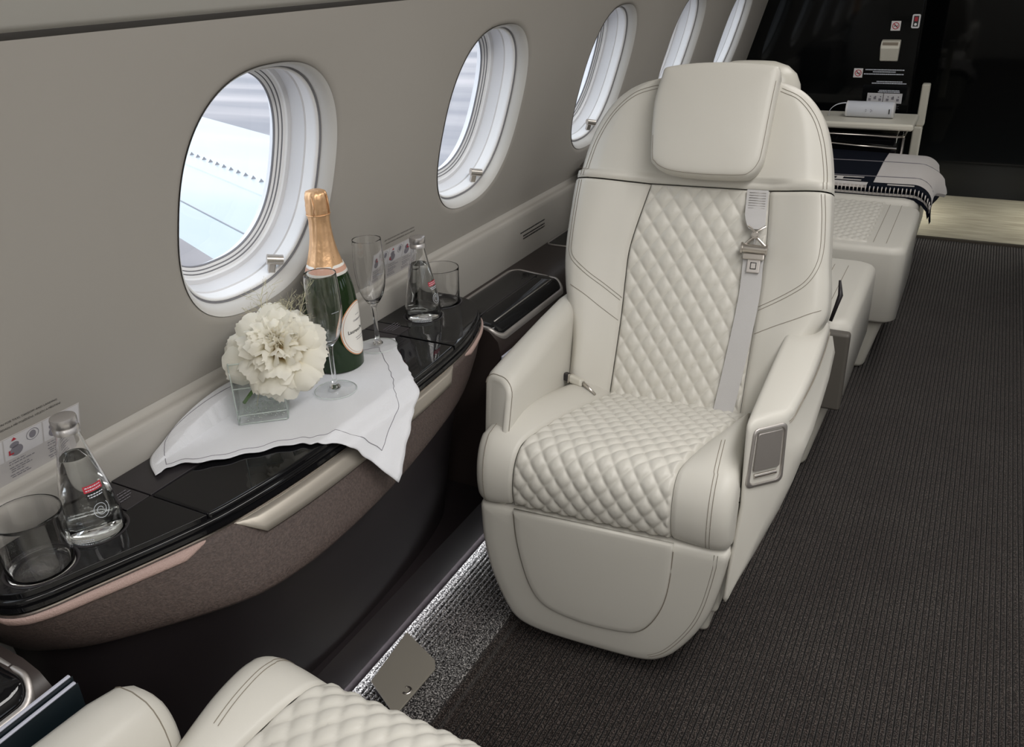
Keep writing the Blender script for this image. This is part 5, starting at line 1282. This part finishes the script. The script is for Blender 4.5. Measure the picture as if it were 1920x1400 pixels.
def flute(x, y, label, rz=0):
    r = empty('champagne_flute', (x, y, ZN), rz, label, 'glass', 'empty champagne flutes')
    out = [(0.0001, 0.0), (0.0325, 0.0), (0.0342, 0.0008), (0.0335, 0.0020), (0.022, 0.0036), (0.012, 0.0055), (0.0060, 0.0105), (0.0042, 0.017), (0.0036, 0.030), (0.0036, 0.055), (0.0042, 0.070), (0.0060, 0.0785), (0.0110, 0.0850), (0.0175, 0.0955), (0.0225, 0.110), (0.0258, 0.130), (0.0268, 0.148), (0.0263, 0.172), (0.0246, 0.1965), (0.0243, 0.1972)]
    inn = [(0.0001, 0.0835), (0.0060, 0.0855), (0.0120, 0.0905), (0.0175, 0.100), (0.0220, 0.114), (0.0248, 0.132), (0.0257, 0.148), (0.0252, 0.172), (0.0236, 0.1965), (0.0239, 0.1972)]
    b = MB(); po = [(p.x, p.y) for p in curve_pts([(a, c, 0) for a, c in out[2:]], 60)]; pi_ = [(p.x, p.y) for p in curve_pts([(a, c, 0) for a, c in inn], 34)]
    st_ = [q for q in po if q[1] > 0.0062]
    b.lathe([(0, 0.0058), (st_[0][0], 0.0060)] + st_ + pi_[::-1], 56); o = b.build('glass_body', M['thin_glass'], r, weld=True); sharp(o, 70)
    ft_ = [q for q in po if q[1] <= 0.0062]
    b = MB(); b.lathe([(0, 0.0), (0.0325, 0.0)] + ft_ + [(0, 0.0056)], 56); b.build('foot', M['flute_glass'], r, crease=60, weld=True)
    b = MB(); b.lathe([(0.0330, 0.0004), (0.0343, 0.0009), (0.0334, 0.0018)], 56); b.build('foot_rim', M['vase_edge'], r)
    rf = lambda v: interp([(c, a) for a, c in out[12:]], v)
    bent(r, 'fill_mark', [[(-0.006, 0.1400), (0.0075, 0.1400), (0.0075, 0.1411), (-0.006, 0.1411)]], rf, math.radians(-15), M['ink_white'], 0.0003)
flute(-0.840, 0.944, 'empty champagne flute nearest the camera, in front of the green bottle')
flute(-0.880, 1.116, 'empty champagne flute behind the green bottle, at the back corner of the napkin')

# ------------------------------------------------------------------ champagne bottle
cb = empty('champagne_bottle', (-0.901, 1.029, ZN), 0, 'green champagne bottle with copper foil neck and oval white label', 'bottle')
bp_ = [(0.0001, 0.006), (0.030, 0.001), (0.040, 0.0), (0.0430, 0.003), (0.0440, 0.010), (0.0440, 0.100), (0.0434, 0.118), (0.0410, 0.138), (0.0365, 0.157), (0.0310, 0.173), (0.0255, 0.190), (0.0212, 0.207), (0.0180, 0.226), (0.0163, 0.245), (0.0158, 0.258), (0.0158, 0.290), (0.0001, 0.291)]
bpc = [(0.0001, 0.006), (0.030, 0.001), (0.040, 0.0)] + [(p.x, p.y) for p in curve_pts([(a, c, 0) for a, c in bp_[3:-1]], 60)] + [(0.0001, 0.291)]
b = MB(); b.lathe(bpc, 64); b.build('glass_body', M['green_glass'], cb, crease=60)
rfb = lambda v: interp([(c, a) for a, c in bpc[2:-1]], v)
# foil with folds
b = MB(); v = []; n = 96; fp_ = [0.170 + 0.082 * k / 20 for k in range(21)]
rows = [(rfb(z) + 0.0006, z, 0.00035) for z in fp_] + [(0.0172, 0.256, .0003), (0.0180, 0.262, .0004), (0.0183, 0.270, .0006), (0.0181, 0.280, .0006), (0.0180, 0.288, .0005), (0.0172, 0.2945, .0005), (0.0150, 0.2985, .0004), (0.0100, 0.3005, .0002), (0.0001, 0.301, 0)]
for rr, zz, am in rows:
    for k in range(n):
        a = 2 * PI * k / n; d = am * (sin(7 * a + 30 * zz) + 0.8 * sin(13 * a - 60 * zz)) + (0.0011 * noise.noise(Vector((cos(a) * 2.2, sin(a) * 2.2, zz * 160))) if zz > 0.255 else 0)
        v.append(((rr + d) * cos(a), (rr + d) * sin(a), zz))
b.add(v, [(q * n + k, q * n + (k + 1) % n, (q + 1) * n + (k + 1) % n, (q + 1) * n + k) for q in range(len(rows) - 1) for k in range(n)])
fo = b.build('foil', M['gold_foil'], cb)
b = MB()
for a in (0.3, 1.87, 3.44, 5.0): b.tube([(0.0186 * cos(a), 0.0186 * sin(a), 0.262), (0.0190 * cos(a + 0.1), 0.0190 * sin(a + 0.1), 0.275), (0.0176 * cos(a), 0.0176 * sin(a), 0.294)], 0.0009, 6)
b.tube([(0.0186 * cos(2 * PI * k / 32), 0.0186 * sin(2 * PI * k / 32), 0.2625) for k in range(33)], 0.0009, 6, cap=False); b.build('wire_cage', M['gold_foil'], fo)
b = MB(); b.lathe([(rfb(0.1655) + 0.0007, 0.1655), (rfb(0.1655) + 0.0012, 0.1662), (rfb(0.176) + 0.0013, 0.176), (rfb(0.1815) + 0.0011, 0.1815), (rfb(0.182) + 0.0004, 0.182)], 64); nb = b.build('neck_band', M['label_white'], cb)
b = MB(); b.lathe([(rfb(0.1685) + 0.0015, 0.1680), (rfb(0.178) + 0.0017, 0.178)], 64); b.build('band_stripe', mat('band_pink', (0.62, 0.36, 0.27), 0.5), nb)
azL = math.radians(14)
def oval(u_, v_, grow=0.0, n=48, vc=0.070): return [((u_ + grow) * cos(2 * PI * k / n), vc + (v_ + grow) * sin(2 * PI * k / n)) for k in range(n)]
def oval_label(name, uu, vv, material, d, par):
    b = MB(); rings = []
    for s in (1.0, 0.8, 0.6, 0.4, 0.2, 0.01):
        ring = []
        for u, v_ in oval(uu, vv):
            u *= s; v2 = 0.070 + (v_ - 0.070) * s; r = rfb(v2) + d; a = azL + u / r; ring.append((r * cos(a), r * sin(a), v2))
        rings.append(ring)
    b.loft(rings, cap=False); return b.build(name, material, par)
ol_ = oval_label('label', 0.0400, 0.0470, M['label_rim'], 0.0005, cb); oval_label('label_face', 0.0382, 0.0452, M['label_white'], 0.0008, ol_)
oval_label('label_line', 0.0355, 0.0425, M['label_rim'], 0.0010, ol_); oval_label('label_inner', 0.0350, 0.0420, M['label_white'], 0.0012, ol_)
bent_text(ol_, 'lettering', 'Laurent-Perrier', 0.0088, 0.0, 0.066, rfb, azL, M['ink'], 0.0016)
bent_text(ol_, 'lettering', 'CHAMPAGNE', 0.0045, 0.0, 0.0845, rfb, azL, M['ink_grey'], 0.0016)
bent(ol_, 'fine_print', micro_rows([(-0.012, 0.012, 0.056), (-0.010, 0.010, 0.052), (-0.006, 0.006, 0.095)], 0.0011), rfb, azL, M['ink_grey'], 0.0016)
bent_text(cb, 'lettering', 'L', 0.011, 0.010, 0.222, rfb, azL, M['ink'], 0.0018)

# ------------------------------------------------------------------ square vase, peony, grass
va = math.radians(40.7)
vase = empty('glass_vase', (-0.897, 0.841, ZN), va, 'square clear glass vase with water on the napkin, under the white peony', 'vase')
h, wv = 0.100, 0.0375
def sq(w_, z): return [(x, y, z) for x, y in round_rect(0, 0, 2 * w_, 2 * w_, 0.003, 2)]
b = MB(); b.loft([sq(wv - 0.002, 0.0), sq(wv, 0.002), sq(wv, h - 0.0005), sq(wv - 0.0005, h), sq(wv - 0.0025, h), sq(wv - 0.003, h - 0.0005), sq(wv - 0.003, 0.016), sq(wv - 0.005, 0.014)]); b.build('glass_body', M['clear'], vase, crease=40)
b = MB(); b.loft([sq(wv - 0.0035, 0.0165), sq(wv - 0.0035, 0.060)]); b.build('water', M['clear_water'], vase, crease=40)
b = MB(); rnd = random.Random(11)
for k in range(260):
    c = (rnd.uniform(-0.032, 0.032), rnd.uniform(-0.032, 0.032), rnd.uniform(0.003, 0.0125)); r = rnd.uniform(0.0005, 0.0013)
    b.add([(c[0] + r * x, c[1] + r * y, c[2] + r * z) for x, y, z in ((1, 0, 0), (0, 1, 0), (-1, 0, 0), (0, -1, 0), (0, 0, 1), (0, 0, -1))], [(0, 1, 4), (1, 2, 4), (2, 3, 4), (3, 0, 4), (1, 0, 5), (2, 1, 5), (3, 2, 5), (0, 3, 5)])
o = b.build('bubbles', M['bubble'], vase)
b = MB()
for z in (0.0015, 0.0158, 0.0600, h): b.tube([(x, y, z) for x, y in round_rect(0, 0, 2 * wv - 0.003, 2 * wv - 0.003, 0.002, 2)] + [(wv - 0.0015, wv - 0.0035, z)], 0.0009, 6, cap=False)
for sx in (-1, 1):
    for sy in (-1, 1): b.tube([(sx * (wv - 0.0015), sy * (wv - 0.0015), 0.001), (sx * (wv - 0.0015), sy * (wv - 0.0015), h)], 0.0010, 6)
b.build('glass_edges', M['vase_edge'], vase)
o = bpy.data.objects['bubbles']; o['kind'] = 'stuff'

pe = empty('peony', (-0.853, 0.846, 0.722), 0, 'large creamy white peony in full bloom leaning out of the square vase', 'flower')
def petal_mesh(name, L, W_, cup, curl, ruffle, seed, n=8, m_=9, notch=0.0):
    rnd = random.Random(seed); ph = rnd.uniform(0, 6); vs = []
    for j in range(m_ + 1):
        t = j / m_; w_ = W_ * (0.16 + 0.84 * sin(min(1, t * 1.12) * PI * 0.62) ** 1.1) * (1 - 0.30 * max(0, t - 0.8) / 0.2)
        for i in range(n + 1):
            s = i / n * 2 - 1; x = s * w_ / 2
            tipdrop = L * (0.11 * s * s * t + 0.035 * t ** 4 * (0.5 + 0.5 * cos(s * 17 + ph)) + notch * math.exp(-(s * 3) ** 2) * t * t)
            rf_ = ruffle * t * t * (sin(s * 6.5 + ph) + 0.6 * sin(s * 13 + 2 * ph)) 
            z = L * t - tipdrop + 0.25 * rf_
            y = -cup * (1 - s * s) * sin(t * PI * 0.8) * L + curl * L * t * t + rf_ 
            vs.append((x, y, z))
    fs = [(j * (n + 1) + i, j * (n + 1) + i + 1, (j + 1) * (n + 1) + i + 1, (j + 1) * (n + 1) + i) for j in range(m_) for i in range(n)]
    me = bpy.data.meshes.new(name); me.from_pydata(vs, [], fs); me.polygons.foreach_set('use_smooth', [True] * len(fs)); me.materials.append(M['petal']); me.update(); return me
big = [petal_mesh('petal', 0.066, 0.056, 0.26, 0.08, 0.0020, s, n=10, notch=0.06) for s in (1, 2, 3)]
midp = [petal_mesh('petal', 0.052, 0.036, 0.30, -0.06, 0.0026, s, n=10, notch=0.12) for s in (4, 5, 6)]
sml = [petal_mesh('petal', 0.037, 0.021, 0.26, -0.12, 0.0026, s, notch=0.14) for s in (7, 8, 9)]
AX = Vector((0.50, -0.50, 0.70)).normalized(); PS = 0.84
AU = AX.cross(Vector((0, 0, 1))).normalized(); AV = AX.cross(AU)
rnd = random.Random(21)
def place_petal(me, th, ph, base_r, scale, roll=0.0, lean=0.0, par=pe):
    rad = (AU * cos(ph) + AV * sin(ph)).normalized()
    d = (AX * cos(th) + rad * sin(th)).normalized()          # growth direction
    inward = (AX * sin(th) - rad * cos(th)).normalized()      # towards the flower axis
    zdir = (d * cos(lean) - inward * sin(lean)).normalized()
    ydir = -(inward * cos(lean) + d * sin(lean)).normalized()
    xdir = ydir.cross(zdir)
    R = Matrix.Rotation(roll, 3, zdir); xdir = R @ xdir; ydir = R @ ydir
    o = bpy.data.objects.new('petal', me); COL.objects.link(o); o.parent = par
    mm_ = frame_mat(-AX * 0.030 * PS + d * base_r, xdir, ydir, zdir)
    o.matrix_local = mm_ @ Matrix.Diagonal((scale, scale, scale, 1))
RINGS = ((9, 114, 0.014, big, 1.08), (9, 100, 0.016, big, 1.12), (9, 86, 0.018, big, 1.08), (9, 73, 0.020, big, 1.0), (9, 61, 0.022, big, 0.92), (10, 50, 0.024, midp, 1.12), (11, 40, 0.026, midp, 1.06), (10, 31, 0.030, midp, 0.95), (10, 22, 0.034, sml, 1.15), (7, 13, 0.038, sml, 1.0), (4, 5, 0.041, sml, 0.85))
for ring, (cnt, th, br, ms, sc_) in enumerate(RINGS):
    for k in range(cnt):
        ph = 2 * PI * (k + 0.5 * (ring % 2)) / cnt + rnd.uniform(-0.25, 0.25)
        jit = 9 if ring > 2 else 7
        place_petal(ms[rnd.randrange(3)], math.radians(th + rnd.uniform(-jit, jit)), ph, PS * (br + rnd.uniform(-0.004, 0.004)), PS * sc_ * rnd.uniform(0.82, 1.16), rnd.uniform(-0.5, 0.5), math.radians(rnd.uniform(-10, 12)))
b = MB(); rings = []
for q, r in ((-0.035, 0.006), (-0.022, 0.018), (-0.002, 0.024), (0.012, 0.018), (0.018, 0.006)):
    rings.append([(AX * q + (AU * cos(a) + AV * sin(a)) * r) * PS for a in [2 * PI * k / 14 for k in range(14)]])
b.loft(rings); b.build('flower_heart', M['petal_core'], pe)
b = MB(); vv = Vector(pe.location)
b.tube(curve_pts([Vector((-0.862, 0.862, 0.690)) - vv, Vector((-0.885, 0.855, 0.672)) - vv, Vector((-0.905, 0.838, 0.645)) - vv, Vector((-0.918, 0.822, 0.6235)) - vv], 16), 0.0028, 8); b.build('stem', M['stem'], pe)
for k, (p0, dd) in enumerate((((-0.872, 0.858, 0.683), (-0.02, -0.02, -0.012)), ((-0.868, 0.858, 0.688), (-0.01, 0.02, -0.004)))):
    p0 = Vector(p0) - vv; dd = Vector(dd); sd = dd.cross(Vector((0, 0, 1))).normalized() * 0.006
    b = MB(); b.add([p0, p0 + dd * 0.5 + sd, p0 + dd, p0 + dd * 0.5 - sd, p0 + dd * 0.5 + Vector((0, 0, 0.003))], [(0, 1, 4), (1, 2, 4), (2, 3, 4), (3, 0, 4)]); b.build('leaf', M['stem'], pe)
# airy dry grass sprigs
gr = empty('grass_sprig', (-0.897, 0.841, ZN + 0.018), 0, 'wispy dry grass sprigs rising behind the white peony in the vase', 'grass')
rnd = random.Random(5); b = MB(); b2 = MB()
for k in range(5):
    base = Vector((rnd.uniform(-0.018, 0.018), rnd.uniform(-0.018, 0.018), 0.0)); az = rnd.uniform(-0.5, 0.9); L = rnd.uniform(0.14, 0.19)
    tip = Vector((0.015 * k - 0.01 + 0.02 * sin(az), 0.03 + 0.012 * k, L - 0.012 * abs(k - 2)))
    mid = (base + tip) / 2 + Vector((-0.004, 0.008, 0.0))
    cp = curve_pts([base, mid, tip], 16); b2.tube(cp, 0.0005, 4)
    for q in range(6, 17):
        for s in range(3):
            a = rnd.uniform(0, 2 * PI); l = rnd.uniform(0.015, 0.042)
            d = Vector((cos(a), sin(a), rnd.uniform(0.2, 1.0))).normalized()
            e = cp[q] + d * l; m1 = cp[q] + d * l * 0.5 + Vector((0, 0, 0.003))
            b.tube([cp[q], m1, e], 0.00022, 3, cap=False)
            for w_ in range(2):
                d2 = (d + Vector((rnd.uniform(-.6, .6), rnd.uniform(-.6, .6), rnd.uniform(-.3, .5)))).normalized(); e2 = m1 + d2 * l * 0.4
                b.tube([m1, e2], 0.00018, 3, cap=False); b.add([e2, e2 + Vector((.0007, 0, .0005)), e2 + Vector((0, .0007, .0009)), e2 + Vector((0, 0, .0016))], [(0, 1, 2), (0, 1, 3), (1, 2, 3), (2, 0, 3)])
o = b.build('seed_heads', M['grass'], gr); o['kind'] = 'stuff'; b2.build('stems', M['grass'], gr)

# ------------------------------------------------------------------ placards on the wall
fnL = side_fn(-1); UPW = Vector((sin(TW), 0, cos(TW))); NWL = Vector((cos(TW), 0, -sin(TW)))
def placard(y1, label, y_text, width=0.158):
    r = empty('seat_placard', fnL(y1 - width / 2, 0.035, -0.0008), 0, label, 'sign')
    I = Matrix.Translation(-r.location)
    def MW(y, s, d=0.0): return I @ frame_mat(fnL(y, s, -0.0006 - d), (0, 1, 0), UPW, NWL)
    def rect(name, ya, yb, sa, sb, d, material, par=r):
        m0 = MW(0, 0, d); b = MB(); b.add([m0 @ Vector(p) for p in ((ya, sa, 0), (yb, sa, 0), (yb, sb, 0), (ya, sb, 0))], [(0, 1, 2, 3)]); return b.build(name, material, par, smooth=False)
    card = rbox('film', I @ fnL(y1 - width / 2, 0.0315, -0.0005), (width, 0.072, 0.0006), M['card'], r, 0.0002, R=frame_mat((0, 0, 0), (0, 1, 0), UPW, NWL).to_3x3(), seg=1)
    w3 = (width - 0.008) / 3
    for k in range(3):
        ya = y1 - width + 0.002 + k * (w3 + 0.002); yb = ya + w3
        p = rect('picture', ya, yb, 0.033, 0.066, 0.0005, M['card2'])
        m0 = MW(0, 0, 0.0009); cx_ = (ya + yb) / 2
        def disc(name, cx, cy, ra, rb, material, ri=0.0, d=0.0):
            b = MB(); n = 28; dz = Vector((0, 0, d))
            o_ = [m0 @ (Vector((cx + ra * cos(2 * PI * q / n), cy + rb * sin(2 * PI * q / n), 0)) + dz) for q in range(n)]
            if ri: i_ = [m0 @ (Vector((cx + (ra - ri) * cos(2 * PI * q / n), cy + (rb - ri) * sin(2 * PI * q / n), 0)) + dz) for q in range(n)]; b.loft([o_, i_], cap=False)
            else: b.add(o_, [tuple(range(n))])
            b.build(name, material, p, smooth=False)
        # seat seen from above, head ring, red arrow
        disc('seat_drawing', cx_ - 0.010, 0.0435, 0.0085, 0.0080, M['ink_grey']); disc('seat_drawing', cx_ - 0.012, 0.053, 0.006, 0.0045, M['ink_grey'])
        if k < 2:
            disc('inset_ring', cx_ + 0.0125, 0.056, 0.0085, 0.0085, M['ink_grey'], 0.0007, 0.0001); disc('seat_drawing', cx_ + 0.0125, 0.056, 0.0045, 0.0058, M['ink_grey'], 0, 0.0001)
        b = MB(); z = 0.0004
        for poly in (((-0.016, 0.0605), (-0.009, 0.0605), (-0.0125, 0.065)), ((-0.0205, 0.047), (-0.0185, 0.047), (-0.0185, 0.042), (-0.0205, 0.042)), ((-0.0205, 0.042), (-0.0205, 0.040), (-0.014, 0.040), (-0.014, 0.042))) if k == 1 else (((-0.012, 0.058), (-0.010, 0.058), (-0.010, 0.049), (-0.012, 0.049)), ((-0.010, 0.051), (-0.003, 0.051), (-0.003, 0.049), (-0.010, 0.049))):
            b.add([m0 @ Vector((cx_ + u, v_, z)) for u, v_ in poly], [tuple(range(len(poly)))])
        b.build('red_arrow', M['ink_red'], p, smooth=False)
        microtext('fine_print', MW(ya + 0.004, 0, 0.0006), [(0, 0.022, 0.0285), (0, 0.034, 0.0245), (0, 0.026, 0.019), (0.002, 0.03, 0.0155), (0.002, 0.02, 0.012), (0, 0.024, 0.007), (0.002, 0.028, 0.0035)], M['ink_grey'], p, 0.0014)
    text_mesh('lettering', 'SEAT POSITION FOR TAXI, TAKEOFF AND LANDING', 0.0043, M['ink'], None, MW(y_text, 0.0880, 0.0), 'RIGHT').parent = r
    text_mesh('lettering', 'POLOHA SEDADLA PŘI POJÍŽDĚNÍ, VZLETU A PŘISTÁNÍ', 0.0040, M['ink'], None, MW(y_text + 0.004, 0.0800, 0.0), 'RIGHT').parent = r
placard(0.596, 'seat position placard with pictograms on the wall, behind the near water bottle', 0.566, 0.16)
placard(1.392, 'seat position placard with pictograms on the wall, between the rear flute and far water bottle', 1.372, 0.150)
no = empty('wall_notice', (-0.9655, 1.91, 0.592), 0, 'small four-line printed notice on the pale panel above the dark console', 'sign')
microtext('printed_lines', Matrix.Translation((0.0008, 0, 0)) @ frame_mat((0, 0, 0), (0, 1, 0), (-0.03, 0, 1), (1, 0, 0.03)), [(-0.07, 0.072, 0.016), (-0.07, 0.070, 0.007), (-0.056, 0.068, -0.003), (-0.056, 0.068, -0.010)], M['ink'], no, 0.0034)
